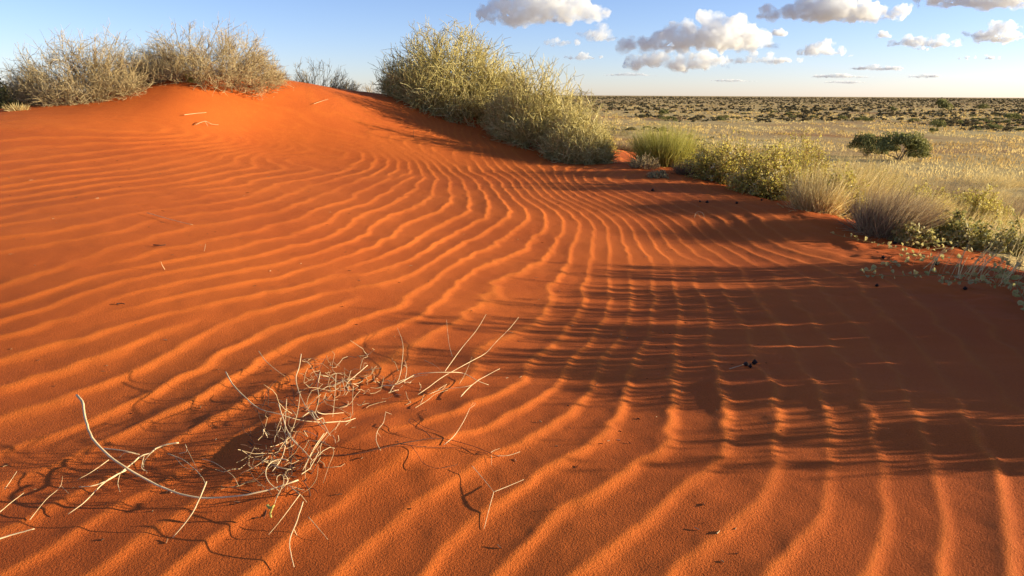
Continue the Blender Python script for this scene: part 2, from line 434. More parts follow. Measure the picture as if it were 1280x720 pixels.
def plain_material():
    m = NT('dry_grassland')
    tc = m.n('ShaderNodeTexCoord')
    def nz(sc, det=5.0, r=.6):
        q = m.n('ShaderNodeTexNoise', i_Scale=sc, i_Detail=det, i_Roughness=r); m.l(tc.outputs['Object'], q.inputs['Vector']); return q.outputs[0]
    a = m.ramp(nz(0.035), [(0.42, (0.66, 0.47, 0.19)), (0.56, (0.56, 0.36, 0.15)), (0.66, (0.46, 0.20, 0.07))])
    b = m.ramp(nz(1.7), [(0.35, (0.75, 0.7, 0.65)), (0.6, (1, 1, 1))])
    mx = m.n('ShaderNodeMix', data_type='RGBA', blend_type='MULTIPLY'); mx.inputs[0].default_value = 1
    m.l(a, mx.inputs[6]); m.l(b, mx.inputs[7]); m.l(mx.outputs[2], m.b.inputs['Base Color'])
    m.b.inputs['Roughness'].default_value = 1; m.b.inputs['Specular IOR Level'].default_value = 0.05
    bp = m.n('ShaderNodeBump', i_Strength=0.8, i_Distance=0.15); m.l(nz(4.0), bp.inputs['Height']); m.l(bp.outputs[0], m.b.inputs['Normal'])
    return m.m
SAND, GRASSLAND = sand_material(), plain_material()
v, f, c = sub(is_sand); tag(link('sand_dune', mesh_np('sand_dune', v, f, SAND, {'coarse_lit': c}, smooth=True)), kind='structure')
v, f, c = sub(~is_sand); tag(link('plain', mesh_np('plain', v, f, GRASSLAND, smooth=True)), kind='structure')
# ------------------------------------------------------------------ materials for plants and twigs
def stem_material(name, stops, trans=0.0, rough=0.75):
    m = NT(name)
    at = m.n('ShaderNodeAttribute', attribute_name='tint')
    c = m.ramp(at.outputs['Fac'], stops)
    tc = m.n('ShaderNodeTexCoord'); nz = m.n('ShaderNodeTexNoise', i_Scale=40.0, i_Detail=3.0); m.l(tc.outputs['Object'], nz.inputs['Vector'])
    k = m.ramp(nz.outputs[0], [(0.3, (0.86, 0.84, 0.80)), (0.65, (1.08, 1.07, 1.05))])
    mx = m.n('ShaderNodeMix', data_type='RGBA', blend_type='MULTIPLY'); mx.inputs[0].default_value = 1
    m.l(c, mx.inputs[6]); m.l(k, mx.inputs[7])
    m.l(mx.outputs[2], m.b.inputs['Base Color'])
    m.b.inputs['Roughness'].default_value = rough; m.b.inputs['Specular IOR Level'].default_value = 0.2
    if trans:
        tr = m.n('ShaderNodeBsdfTranslucent'); m.l(mx.outputs[2], tr.inputs['Color'])
        ms = m.n('ShaderNodeMixShader'); ms.inputs[0].default_value = trans
        m.l(m.b.outputs[0], ms.inputs[1]); m.l(tr.outputs[0], ms.inputs[2]); m.l(ms.outputs[0], m.out.inputs['Surface'])
    return m.m
M_DEAD = stem_material('dry_grey_twig', [(0.0, (0.22, 0.15, 0.08)), (0.45, (0.48, 0.36, 0.18)), (0.8, (0.64, 0.50, 0.26)), (1.0, (0.76, 0.63, 0.38))], .15)
M_CANE = stem_material('yellow_green_cane', [(0.0, (0.22, 0.17, 0.06)), (0.35, (0.58, 0.48, 0.16)), (0.7, (0.74, 0.62, 0.26)), (1.0, (0.82, 0.70, 0.34))], .22)
M_BARK = stem_material('bleached_bark', [(0.0, (0.28, 0.18, 0.09)), (0.5, (0.54, 0.37, 0.19)), (1.0, (0.74, 0.55, 0.31))])
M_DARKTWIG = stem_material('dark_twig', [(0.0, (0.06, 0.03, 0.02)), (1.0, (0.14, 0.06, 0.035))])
M_STRAW = stem_material('straw_grass', [(0.0, (0.34, 0.21, 0.07)), (0.5, (0.64, 0.47, 0.18)), (1.0, (0.80, 0.66, 0.34))], .4)
M_BROWN = stem_material('brown_grass', [(0.0, (0.13, 0.08, 0.05)), (0.5, (0.38, 0.25, 0.13)), (1.0, (0.62, 0.47, 0.25))], .3)
M_LIME = stem_material('lime_grass', [(0.0, (0.22, 0.19, 0.04)), (0.5, (0.42, 0.38, 0.07)), (1.0, (0.60, 0.53, 0.16))], .35)
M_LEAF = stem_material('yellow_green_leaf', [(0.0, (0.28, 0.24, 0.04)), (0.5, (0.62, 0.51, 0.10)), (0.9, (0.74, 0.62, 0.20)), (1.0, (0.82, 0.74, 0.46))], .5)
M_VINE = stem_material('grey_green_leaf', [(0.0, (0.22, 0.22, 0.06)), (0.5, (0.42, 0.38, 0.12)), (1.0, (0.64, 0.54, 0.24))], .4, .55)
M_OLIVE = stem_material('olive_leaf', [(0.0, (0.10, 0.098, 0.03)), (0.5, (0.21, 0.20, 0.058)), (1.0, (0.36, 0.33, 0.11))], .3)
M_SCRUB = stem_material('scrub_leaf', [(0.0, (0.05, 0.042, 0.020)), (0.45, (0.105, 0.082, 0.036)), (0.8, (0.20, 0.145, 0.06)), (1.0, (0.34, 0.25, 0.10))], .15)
M_POD = stem_material('dark_pod', [(0.0, (0.018, 0.010, 0.008)), (1.0, (0.05, 0.025, 0.016))])

# ------------------------------------------------------------------ stems, blades and leaves in bulk
def unit(v): return v / np.maximum(np.linalg.norm(v, axis=-1, keepdims=True), 1e-9)
def rnd(*s): return rng.normal(size=s)
def uni(a, b, *s): return rng.uniform(a, b, s)

def grow(base, d, L, K, jitter=.15, pull=(0, 0, 0)):
    """N curved paths of K+1 points"""
    N = len(base); P = np.empty((N, K + 1, 3)); P[:, 0] = base; d = unit(d)
    pull = np.asarray(pull, float)
    for k in range(K):
        P[:, k + 1] = P[:, k] + d * (np.asarray(L) / K)[:, None]
        d = unit(d + rnd(N, 3) * jitter + pull)
    return P
def tubes(P, r0, r1, tint, sides=3):
    N, K, _ = P.shape
    T = unit(np.gradient(P, axis=1)); ref = unit(rnd(N, 1, 3)) + 0 * T
    n1 = unit(np.cross(T, ref)); n2 = np.cross(T, n1)
    R = (np.asarray(r0)[:, None] * (1 - np.linspace(0, 1, K)) + np.asarray(r1)[:, None] * np.linspace(0, 1, K))[:, :, None]
    a = np.arange(sides) * 2 * np.pi / sides
    V = P[:, :, None, :] + (R * n1)[:, :, None, :] * np.cos(a)[:, None] + (R * n2)[:, :, None, :] * np.sin(a)[:, None]
    idx = np.arange(N * K * sides).reshape(N, K, sides)
    A = idx[:, :-1]; B = idx[:, 1:]
    F = np.stack([A, np.roll(A, -1, 2), np.roll(B, -1, 2), B], -1).reshape(-1, 4)
    return V.reshape(-1, 3), F, np.repeat(tint, K * sides)
def blades(P, w, tint):
    """flat tapering grass blades, folded to a point"""
    N, K, _ = P.shape
    T = unit(np.gradient(P, axis=1)); side = unit(np.cross(T, unit(rnd(N, 1, 3)) + 0 * T))
    prof = (1 - np.linspace(0, 1, K) ** 2 * 0.9)[None, :, None] * np.asarray(w)[:, None, None] * .5
    V = np.stack([P - side * prof, P + side * prof], 2)
    idx = np.arange(N * K * 2).reshape(N, K, 2)
    F = np.stack([idx[:, :-1, 0], idx[:, :-1, 1], idx[:, 1:, 1], idx[:, 1:, 0]], -1).reshape(-1, 4)
    return V.reshape(-1, 3), F, np.repeat(tint, K * 2)
def leaf_faces(C, size, tint, aspect=.6, nrm=None):
    """small leaves, each a pair of quads folded along the midrib"""
    N = len(C); n = unit(rnd(N, 3) + (0 if nrm is None else nrm)); t = unit(np.cross(n, rnd(N, 3))); s = np.cross(n, t)
    z = np.asarray(size)[:, None]
    tip0, tip1 = C - t * z * .5, C + t * z * .5
    mid0, mid1 = C - t * z * .12, C + t * z * .2
    L = C + s * z * aspect * .5 + n * z * .16; Rr = C - s * z * aspect * .5 + n * z * .16
    V = np.stack([tip0, L, tip1, Rr], 1)
    idx = np.arange(N * 4).reshape(N, 4)
    F = np.concatenate([idx[:, [0, 1, 2]], idx[:, [0, 2, 3]]])
    F = np.concatenate([F, F[:, [0]]], 1) if False else F
    return V.reshape(-1, 3), F, np.repeat(tint, 4)
def pods(C, r, tint):
    """little rough seed pods: squashed octahedra with a beak"""
    N = len(C); o = np.array([[1, 0, 0], [0, 1, 0], [-1, 0, 0], [0, -1, 0], [0, 0, 1.25], [0, 0, -.8], [.75, .75, .3], [-.7, .7, -.2], [.7, -.7, .1], [-.75, -.7, .3]])
    f = np.array([[0, 6, 4], [6, 1, 4], [1, 7, 4], [7, 2, 4], [2, 9, 4], [9, 3, 4], [3, 8, 4], [8, 0, 4], [6, 0, 5], [1, 6, 5], [7, 1, 5], [2, 7, 5], [9, 2, 5], [3, 9, 5], [8, 3, 5], [0, 8, 5]])
    ang = uni(0, 6.28, N); ca, sa = np.cos(ang), np.sin(ang)
    V = o[None] * (1 + rnd(N, 10, 1) * .12) * np.asarray(r)[:, None, None]
    V = np.stack([V[..., 0] * ca[:, None] - V[..., 1] * sa[:, None], V[..., 0] * sa[:, None] + V[..., 1] * ca[:, None], V[..., 2]], -1) + C[:, None]
    F = (f[None] + (np.arange(N) * 10)[:, None, None]).reshape(-1, 3)
    return V.reshape(-1, 3), F, np.repeat(tint, 10)
def tri(F):
    F = np.asarray(F)
    return F if F.shape[1] == 3 else np.concatenate([F[:, [0, 1, 2]], F[:, [0, 2, 3]]])
def join(*gs):
    V, F, T, o = [], [], [], 0
    q = all(g[1].shape[1] == 4 for g in gs)
    for v, f, t in gs:
        V.append(v); F.append((f if q else tri(f)) + o); T.append(t); o += len(v)
    return np.concatenate(V), np.concatenate(F), np.concatenate(T)
def build(name, g, mat, parent=None, kind=None, loc=None):
    o = link(name, mesh_np(name, g[0], g[1], mat, {'tint': g[2]}), parent, loc)
    if kind: o['kind'] = kind
    return o
def at_path(P, i, t):
    K = P.shape[1] - 1; u = np.clip(t * K, 0, K - 1e-3); k = u.astype(int); f = (u - k)[:, None]
    return P[i, k] * (1 - f) + P[i, k + 1] * f, unit(P[i, k + 1] - P[i, k])

def spot(px, py, hw, top):
    """centre on the ground, half width and height of a plant whose front foot shows at (px, py)"""
    p = hit(px, py)[0]; D = p[1]
    r = hw / FPX * D * 1.03
    c = np.array([p[0] * (1 + .7 * r / D), p[1] + .7 * r, 0]); c[2] = land(c[0], c[1])
    d = rays(px, top); zt = CAMZ + d[2] / d[1] * c[1]
    return c, r, max(zt - c[2], .05)

def dome_len(b, d, rx, ry, h):
    q = np.array([rx, ry, h]); B = b / q; D = d / q
    a = (D * D).sum(-1); bb = (B * D).sum(-1); cc = (B * B).sum(-1) - 1
    return (-bb + np.sqrt(np.maximum(bb * bb - a * cc, 1e-6))) / a

def twig_bush(name, c, rx, ry, h, mat, label, cat='bush', group=None, n=(140, 1600, 3600), w=(.0055, .0034, .0024), jit=.28, spread_=1.0, base_k=.55, low=0.0, tint=(.3, 1.0)):
    root = empty(name, c); tag(root, label, cat, group)
    a = uni(0, 6.2832, n[0]); rr = np.sqrt(uni(0, 1, n[0])) * base_k
    b = np.stack([np.cos(a) * rr * rx, np.sin(a) * rr * ry, np.zeros(n[0])], -1)
    b[:, 2] = land(c[0] + b[:, 0], c[1] + b[:, 1]) - c[2] - .02
    d = np.stack([np.cos(a) * rr * spread_ * 1.6, np.sin(a) * rr * spread_ * 1.6, uni(.35, 1.1, n[0])], -1) + rnd(n[0], 3) * .35
    d[:, 2] = np.abs(d[:, 2]) + low
    d = unit(d)
    L = dome_len(np.where(np.arange(3) == 2, 0, b), d, rx, ry, h) * uni(.7, 1.0, n[0])
    P0 = grow(b, d, L, 5, jit * .6)
    P0 = P0[((P0[:, -1] / np.array([rx, ry, h])) ** 2).sum(-1) < 1.12]; n = (len(P0), n[1], n[2])
    g0 = tubes(P0, np.full(n[0], w[0]) * uni(.6, 1.3, n[0]), np.full(n[0], w[1]), uni(0, .6, n[0]))
    i = rng.integers(0, n[0], n[1]); q, t = at_path(P0, i, uni(.15, 1, n[1]))
    d1 = unit(t * 1.0 + rnd(n[1], 3) * .55 + q / np.array([rx, ry, h]) * .45)
    L1 = uni(.10, .36, n[1]) * h
    P1 = grow(q, d1, L1, 3, jit)
    ok = ((P1[:, -1] / np.array([rx, ry, h])) ** 2).sum(-1) < uni(.85, 1.25, n[1])
    P1 = P1[ok]; n1 = len(P1)
    i = rng.integers(0, n1, n[2]); q, t = at_path(P1, i, uni(.2, 1, n[2]))
    d2 = unit(t + rnd(n[2], 3) * .6 + np.array([0, 0, .12]))
    P2 = grow(q, d2, uni(.05, .18, n[2]) * h, 2, jit)
    zz = P2[:, 0, 2] / h
    P1[:, :, 2] = np.maximum(P1[:, :, 2], -.25); 
    def tnt(m): return np.clip(uni(tint[0], tint[1], m), 0, 1)
    build('stems', g0, mat, root, 'stuff')
    build('twigs', join(tubes(P1, np.full(n1, w[1]), np.full(n1, w[1] * .6), tnt(n1)), tubes(P2, np.full(n[2], w[2]), np.full(n[2], w[2] * .6), tnt(n[2]))), mat, root, 'stuff')
    return root

def tussock(name, c, r, h, mat, label, cat='grass tuft', group=None, n=900, lean=(.25, 0, 0), wid=.005, spread_=1.0, seeds=0, tint=(.1, 1), bent=.08):
    root = empty(name, c); tag(root, label, cat, group)
    a = uni(0, 6.2832, n); rr = np.sqrt(uni(0, 1, n))
    b = np.stack([np.cos(a) * rr * r * .72, np.sin(a) * rr * r * .6, 0 * a], -1)
    b[:, 2] = land(c[0] + b[:, 0], c[1] + b[:, 1]) - c[2] - .01
    L = h * uni(.45, 1.12, n) * (1 - .25 * rr)
    d = np.stack([np.cos(a) * rr * r / h * .7 * spread_, np.sin(a) * rr * r / h * .7 * spread_, np.ones(n)], -1) + rnd(n, 3) * np.array([.24, .24, .08])
    cl = rng.integers(0, 9, n); d = d + (rnd(9, 3) * np.array([.26, .26, 0]))[cl]; L = L * uni(.7, 1.12, 9)[cl]      # uneven sheaves
    P = grow(b, d + np.array(lean) * .5, L * 1.08, 5, .10, np.array(lean) * .16)
    k = rng.uniform(0, 1, n) < bent                       # broken and fallen blades
    m_ = int(k.sum()); P[k] = grow(b[k] * 1.3, np.stack([np.cos(a[k]), np.sin(a[k]), uni(.05, .5, m_)], -1), L[k] * .7, 5, .25)
    build('blades', blades(P, uni(.6, 1.3, n) * wid, uni(tint[0], tint[1], n)), mat, root, 'stuff')
    if seeds:
        i = rng.integers(0, n, seeds); q, t = at_path(P, i, uni(.8, 1, seeds))
        build('seed_heads', leaf_faces(q, uni(.008, .02, seeds), uni(.6, 1, seeds), .4), mat, root, 'stuff')
    return root

def leafy_bush(name, c, rx, ry, h, mat, leafmat, label, cat='bush', group=None, n=(60, 700), leaves=3000, size=.022, podn=0):
    root = empty(name, c); tag(root, label, cat, group)
    a = uni(0, 6.2832, n[0]); rr = np.sqrt(uni(0, 1, n[0]))
    b = np.stack([np.cos(a) * rr * .5 * rx, np.sin(a) * rr * .5 * ry, 0 * a], -1)
    b[:, 2] = land(c[0] + b[:, 0], c[1] + b[:, 1]) - c[2] - .02
    d = unit(np.stack([np.cos(a) * rr, np.sin(a) * rr, uni(.2, 1.2, n[0])], -1) + rnd(n[0], 3) * .3); d[:, 2] = np.abs(d[:, 2])
    P0 = grow(b, d, dome_len(np.where(np.arange(3) == 2, 0, b), d, rx, ry, h) * uni(.65, 1.0, n[0]), 5, .2)
    i = rng.integers(0, n[0], n[1]); q, t = at_path(P0, i, uni(.2, 1, n[1]))
    P1 = grow(q, unit(t + rnd(n[1], 3) * .7), uni(.1, .35, n[1]) * h, 3, .25)
    build('stems', join(tubes(P0, np.full(n[0], .005), np.full(n[0], .003), uni(0, .6, n[0])), tubes(P1, np.full(n[1], .0028), np.full(n[1], .0018), uni(.1, .9, n[1]))), mat, root)
    i = rng.integers(0, n[1], leaves); q, t = at_path(P1, i, uni(.1, 1, leaves))
    q = q + rnd(leaves, 3) * size * .4
    clump = .5 + .9 * vnoise(q[:, 0] * 9 + 50, q[:, 1] * 9 + q[:, 2] * 7, 3)
    build('leaves', leaf_faces(q, uni(.6, 1.3, leaves) * size, np.clip(clump + uni(-.3, .35, leaves), 0, 1), .65), leafmat, root, 'stuff')
    if podn:
        i = rng.integers(0, n[1], podn); q, t = at_path(P1, i, uni(.5, 1, podn))
        build('seed_pods', pods(q, uni(.007, .013, podn), uni(0, 1, podn)), M_POD, root, 'stuff')
    return root

# ------------------------------------------------------------------ the bushes on the crest
def px_bush(px, py, hw, top, depth=1.0):
    c, r, h = spot(px, py, hw, top); return c, r, r * depth, h
c, rx, ry, h = px_bush(110, 129, 90, 12, .9)
twig_bush('dry_bush', c, rx, ry, h, M_DEAD, 'sprawling dry grey bush at the left end of the dune crest, tangled to the sand', n=(320, 4200, 9500), jit=.36, low=-.08, base_k=.85, w=(.005, .003, .002), tint=(.1, .9))
c, rx, ry, h = px_bush(266, 111, 90, 16, .9)
twig_bush('dry_bush', c, rx, ry, h, M_DEAD, 'pale dry twiggy bush on top of the mound with a yellow tuft at its foot', n=(320, 4200, 9500), jit=.36, low=-.08, base_k=.85, w=(.005, .003, .002), tint=(.1, .9))
c, rx, ry, h = px_bush(570, 150, 98, 16, .95)
twig_bush('cane_grass_bush', c, rx, ry, h, M_CANE, 'tall domed yellow green cane grass bush standing on the dune crest', n=(650, 6500, 13500), jit=.42, base_k=.75, tint=(.1, 1), w=(.009, .0062, .0042))
c, rx, ry, h = px_bush(672, 186, 64, 58, 1.0)
twig_bush('cane_grass_bush', c, rx, ry, h, M_CANE, 'medium cane grass bush half way down the slope beside the tall domed one', n=(450, 4300, 9000), jit=.42, base_k=.75, tint=(.1, 1), w=(.008, .006, .004))
c, rx, ry, h = px_bush(722, 205, 42, 108, 1.0)
twig_bush('cane_grass_bush', c, rx, ry, h, M_CANE, 'lowest cane grass bush at the foot of the sand slope beside the path', n=(300, 2900, 6000), jit=.42, base_k=.75, tint=(.1, 1), w=(.007, .0055, .0038))
c = np.array([-4.25, 15.6, 0.0]); c[2] = land(c[0], c[1]) - .05
d_ = rays(385, 72); hh = CAMZ + d_[2] / d_[1] * c[1] - c[2]
twig_bush('dry_bush', c, 1.0, .6, hh, M_DEAD, 'small dark bush peeping over the crest between the pale bush and the tall domed bush', n=(150, 1300, 3200), jit=.2, spread_=1.2, base_k=.8, tint=(0, .5))  # low tint range puts the bush's shaded side into its twig colour
for px, w, top, lab in ((437, .42, 94, 'sparse low scrub on the skyline nearest the small dark bush'), (463, .36, 99, 'thin low scrub in the middle of the skyline dip'), (492, .30, 103, 'thin low scrub on the skyline touching the tall domed bush')):
    d_ = rays(px, 112); c = np.array([d_[0] / d_[1] * 16.6, 16.6, 0.0]); c[2] = land(c[0], c[1]) - .03
    d_ = rays(px, top); hh = CAMZ + d_[2] / d_[1] * c[1] - c[2]
    twig_bush('low_scrub', c, w, w, max(hh, .2), M_DEAD, lab, n=(50, 260, 600), jit=.15, base_k=.9, low=.4, tint=(0, .5))
c, r, h = spot(8, 136, 34, 96)
leafy_bush('green_bush', c, r, r, h, M_BROWN, M_OLIVE, 'grey green bush in the shaded hollow at the far left edge', leaves=6000, size=.04)
c, r, h = spot(243, 104, 9, 82)
tussock('grass_tuft', c, r, h, M_LIME, 'small golden yellow grass tuft at the foot of the pale dry bush', n=260, lean=(.05, 0, 0), wid=.008, tint=(.5, 1))
c, r, h = spot(22, 140, 16, 124)
tussock('grass_tuft', c, r, h, M_STRAW, 'straw tuft in the shaded hollow at the far left edge', n=300, lean=(-.1, 0, 0), wid=.008)

# ------------------------------------------------------------------ plants along the right edge of the sand
c, r, h = spot(750, 190, 14, 128)
leafy_bush('green_bush', c, r, r, h, M_CANE, M_LEAF, 'slim green bush tucked against the right side of the lowest cane grass bush', leaves=2500, size=.03)
c, r, h = spot(772, 170, 20, 148)
leafy_bush('green_bush', c, r, r, h, M_BROWN, M_OLIVE, 'small dark olive shrub behind the end of the sandy path', leaves=3200, size=.045)
c, r, h = spot(776, 188, 20, 171)
tussock('grass_tuft', c, r, h, M_BROWN, 'low dark dome of grass beside the sandy path', n=1400, lean=(.1, 0, 0), wid=.006, spread_=2.0, tint=(0, .55))
c, r, h = spot(832, 209, 40, 146)
tussock('grass_tuft', c, r, h, M_LIME, 'tall bright yellow green grass tuft behind the brown tuft', n=4200, lean=(.08, 0, 0), wid=.006, spread_=1.2, seeds=500)
c, r, h = spot(806, 212, 20, 188)
twig_bush('grey_shrub', c, r, r, h, M_DEAD, 'small grey twiggy shrub in front of the bright yellow green tuft', n=(60, 500, 1500), jit=.2, tint=(.0, .6))
c, r, h = spot(866, 221, 26, 196)
tussock('grass_tuft', c, r, h, M_BROWN, 'dark purplish brown grass tuft at the sand edge', n=1600, lean=(.25, 0, 0), wid=.005, spread_=1.5, tint=(0, .6))
c, r, h = spot(822, 223, 13, 209)
leafy_bush('low_herb', c, r, r, h, M_DEAD, M_VINE, 'pale small leaved herb with dark pods at the corner of the sand', leaves=500, size=.022, podn=14)
for px, py, hw, top, lab in ((908, 230, 48, 156, 'leafy yellow green bush with dark pods next to the brown tuft'), (962, 248, 48, 164, 'leafy bush speckled with dark pods in the middle of the leafy row'), (1003, 242, 52, 161, 'greenest leafy bush at the straw grass end of the leafy row'), (1048, 268, 34, 206, 'low leafy bush growing through the straw clump overhanging the sand'), (1088, 250, 40, 196, 'leafy bush between the straw clumps below the dark green shrubs'), (1150, 272, 36, 222, 'leafy bush behind the dense leaning tuft'), (1215, 276, 40, 226, 'leafy bush above the vine near the right edge')):
    c, r, h = spot(px, py, hw, top)
    leafy_bush('leafy_bush', c, r, r * .9, h, M_STRAW, M_LEAF, lab, group='leafy bushes along the sand edge', n=(130, 2000), leaves=13500, size=.030, podn=150)
for px, py, hw, top, m, lab, n_, ln in (
    (1022, 268, 38, 194, M_STRAW, 'straw coloured grass clump overhanging the sand beside the leafy bushes', 1700, .25),
    (1062, 268, 44, 186, M_STRAW, 'fine pale straw clump behind the dense leaning tuft', 1900, .35),
    (1108, 299, 50, 216, M_BROWN, 'dense brown and straw tuft leaning right above the creeping vine', 3400, .5),
    (1150, 286, 40, 226, M_STRAW, 'straw tuft right behind the dense leaning one', 1500, .55),
    (1186, 258, 46, 204, M_BROWN, 'dark brown tuft on the slope leaning right behind the vine', 2600, .65),
    (1140, 246, 44, 200, M_STRAW, 'wide pale straw tuft below the dark green shrubs', 1600, .55),
    (1228, 262, 44, 214, M_STRAW, 'straw tuft between the dark brown tuft and the right edge', 1500, .6),
    (1268, 280, 36, 228, M_BROWN, 'brown tuft at the right edge behind the vine', 1700, .55),
    (1240, 236, 46, 196, M_STRAW, 'far pale straw tuft on the slope near the right edge', 1300, .6),
    (1090, 232, 36, 188, M_STRAW, 'straw tuft in front of the dark green shrubs', 1300, .5),
    (980, 222, 40, 166, M_LIME, 'greenish yellow tuft rising behind the leafy bushes', 2400, .3),
    (884, 206, 30, 168, M_LIME, 'greenish tuft behind the leafy bush next to the brown tuft', 2200, .2),
    (1046, 222, 18, 158, M_STRAW, 'tall thin pale grass with feathery heads', 320, .35)):
    c, r, h = spot(px, py, hw, top)
    tussock('grass_tuft', c, r, h, m, lab, n=n_, lean=(ln, 0, 0), wid=.0045, seeds=n_ // 4, bent=.12)
c, r, h = spot(1078, 226, 22, 178)
leafy_bush('pale_shrub', c, r, r, h, M_STRAW, M_VINE, 'pale shrub with whitish seed heads in front of the dark green shrubs', leaves=1400, size=.026)

for px, py, hw, top, lab in ((1140, 306, 36, 266, 'low round leaved herb between the dense leaning tuft and the vine'), (1200, 312, 44, 256, 'round leaved herb growing up through the vine'), (1258, 322, 44, 248, 'tallest round leaved herb at the right edge over the vine')):
    c, r, h = spot(px, py, hw, top)
    leafy_bush('round_leaved_herb', c, r, r * .8, h, M_LEAF, M_VINE, lab, group='round leaved herbs among the vine', n=(60, 700), leaves=2300, size=.036, podn=26)
# straw grass covering the slope at the right
def slope_grass():
    n = 19000
    y = uni(4.5, 40, n); x = uni(2.9, 34, n)
    keep = (x / y > .30) & (x / y < 1.05) & (x > 3.05 + .035 * y) & (rng.uniform(0, 1, n) < np.clip(14 / y, .25, 1)) & (vnoise(x * .8, y * .8, 61) > -.22)
    x, y = x[keep], y[keep]; n = len(x)
    k = 7
    x = np.repeat(x, k) + rnd(n * k) * .07; y = np.repeat(y, k) + rnd(n * k) * .07
    b = np.stack([x, y, land(x, y) - .02], -1)
    far = np.clip(y / 10, 1, 3)
    P = grow(b, rnd(n * k, 3) * .22 + np.array([.3, 0, 1]), uni(.14, .40, n * k), 3, .06, (.14, 0, 0))
    t = np.clip(.55 + .8 * vnoise(x * .5, y * .5, 62) + uni(-.3, .3, n * k), 0, 1)
    return blades(P, uni(.004, .008, n * k) * far, t)
tag(build('slope_grass', slope_grass(), M_STRAW), kind='stuff')

# cane grass just outside the frame on the right: its long shadow lies across the ripples
for k, (x, y, r, h) in enumerate(((3.0, 2.12, .28, .43), (3.3, 2.62, .34, .57), (3.55, 3.05, .36, .83), (3.85, 3.6, .42, .89), (4.2, 4.15, .38, .82), (4.5, 4.65, .42, .95), (4.85, 5.3, .42, 1.04))):
    c = np.array([x, y, float(land(x, y))])
    bush = twig_bush('cane_grass_bush', c, r * 1.5, r, h, M_CANE, 'upright cane grass bush outside the right edge, %s from the camera' % ('nearest', 'second', 'third', 'fourth', 'fifth', 'sixth', 'farthest')[k], n=(260, 1100, 1300), jit=.16, base_k=.8, low=.5, w=(.011, .008, .006))
    m = 34; q = np.stack([rnd(m) * r * .8, rnd(m) * r * .6, h * uni(.45, .98, m)], -1)      # seed plumes
    q[:, 2] = np.minimum(q[:, 2], h * np.sqrt(np.clip(1.05 - (q[:, 0] / (1.5 * r)) ** 2 - (q[:, 1] / r) ** 2, .1, 1)))
    i = np.repeat(np.arange(m), 26); C = q[i] + rnd(m * 26, 3) * np.array([.028, .022, .045])
    build('seed_plumes', leaf_faces(C, uni(.02, .045, len(C)), uni(.5, 1, len(C)), .5), M_CANE, bush, 'stuff')
# ------------------------------------------------------------------ the pile of dead twigs and the sticks lying on the sand
def zsand(x, y): return sand_height(np.atleast_1d(np.asarray(x, float)), np.atleast_1d(np.asarray(y, float)))
def trace(pl, hs, o=(0, 0), sc=1.0, n=14):
    """a twig seen along the pixels pl, hs metres above the sand at each of them, as a smooth path"""
    q = np.array(pl, float) * sc + np.array(o, float)
    hs = np.broadcast_to(np.asarray(hs, float), (len(q),))
    P = hit_sand(q[:, 0], q[:, 1], hs)
    t = np.concatenate([[0], np.cumsum(np.linalg.norm(np.diff(P, axis=0), axis=1))]); m = max(n, len(q))
    u = np.linspace(0, t[-1], m); R = np.empty((m, 3))
    for a in range(3):                                   # Catmull-Rom through the points
        for j, uu in enumerate(u):
            k = min(max(np.searchsorted(t, uu) - 1, 0), len(t) - 2)
            p1, p2 = P[k, a], P[k + 1, a]; p0 = P[max(k - 1, 0), a]; p3 = P[min(k + 2, len(P) - 1), a]
            f = (uu - t[k]) / max(t[k + 1] - t[k], 1e-9)
            R[j, a] = .5 * (2 * p1 + (p2 - p0) * f + (2 * p0 - 5 * p1 + 4 * p2 - p3) * f * f + (3 * p1 - p0 - 3 * p2 + p3) * f ** 3)
    return R
def twig_mesh(name, P, r0, r1, mat, tint=.6, parent=None, sides=6, knots=True):
    P = P.copy()
    if knots: P[1:-1] += rnd(len(P) - 2, 3) * r0 * .12
    v, f, t = tubes(P[None], np.array([r0]), np.array([r1]), np.array([tint]), sides)
    K = len(P); v = v.reshape(K, sides, 3)
    caps = [np.arange(sides)[::-1], (K - 1) * sides + np.arange(sides)]
    me = bpy.data.meshes.new(name)
    me.from_pydata(v.reshape(-1, 3).tolist(), [], f.tolist() + [c.tolist() for c in caps])
    me.polygons.foreach_set('use_smooth', np.ones(len(me.polygons), bool))
    at = me.attributes.new('tint', 'FLOAT', 'POINT'); at.data.foreach_set('value', np.clip(np.repeat(t.reshape(K, sides)[:, :1], sides, 1).ravel() + np.repeat(rnd(K) * .12, sides), 0, 1).astype(np.float32))
    me.materials.append(mat)
    if parent:
        o = link(name, me, parent)
        o.matrix_parent_inverse = Matrix.Translation(-Vector(parent.location))
        return o
    return link(name, me)
QA, QB, QC, QD, QE = (240, 420), (440, 390), (240, 540), (60, 480), (440, 500)
Z = 240 / 1280.0

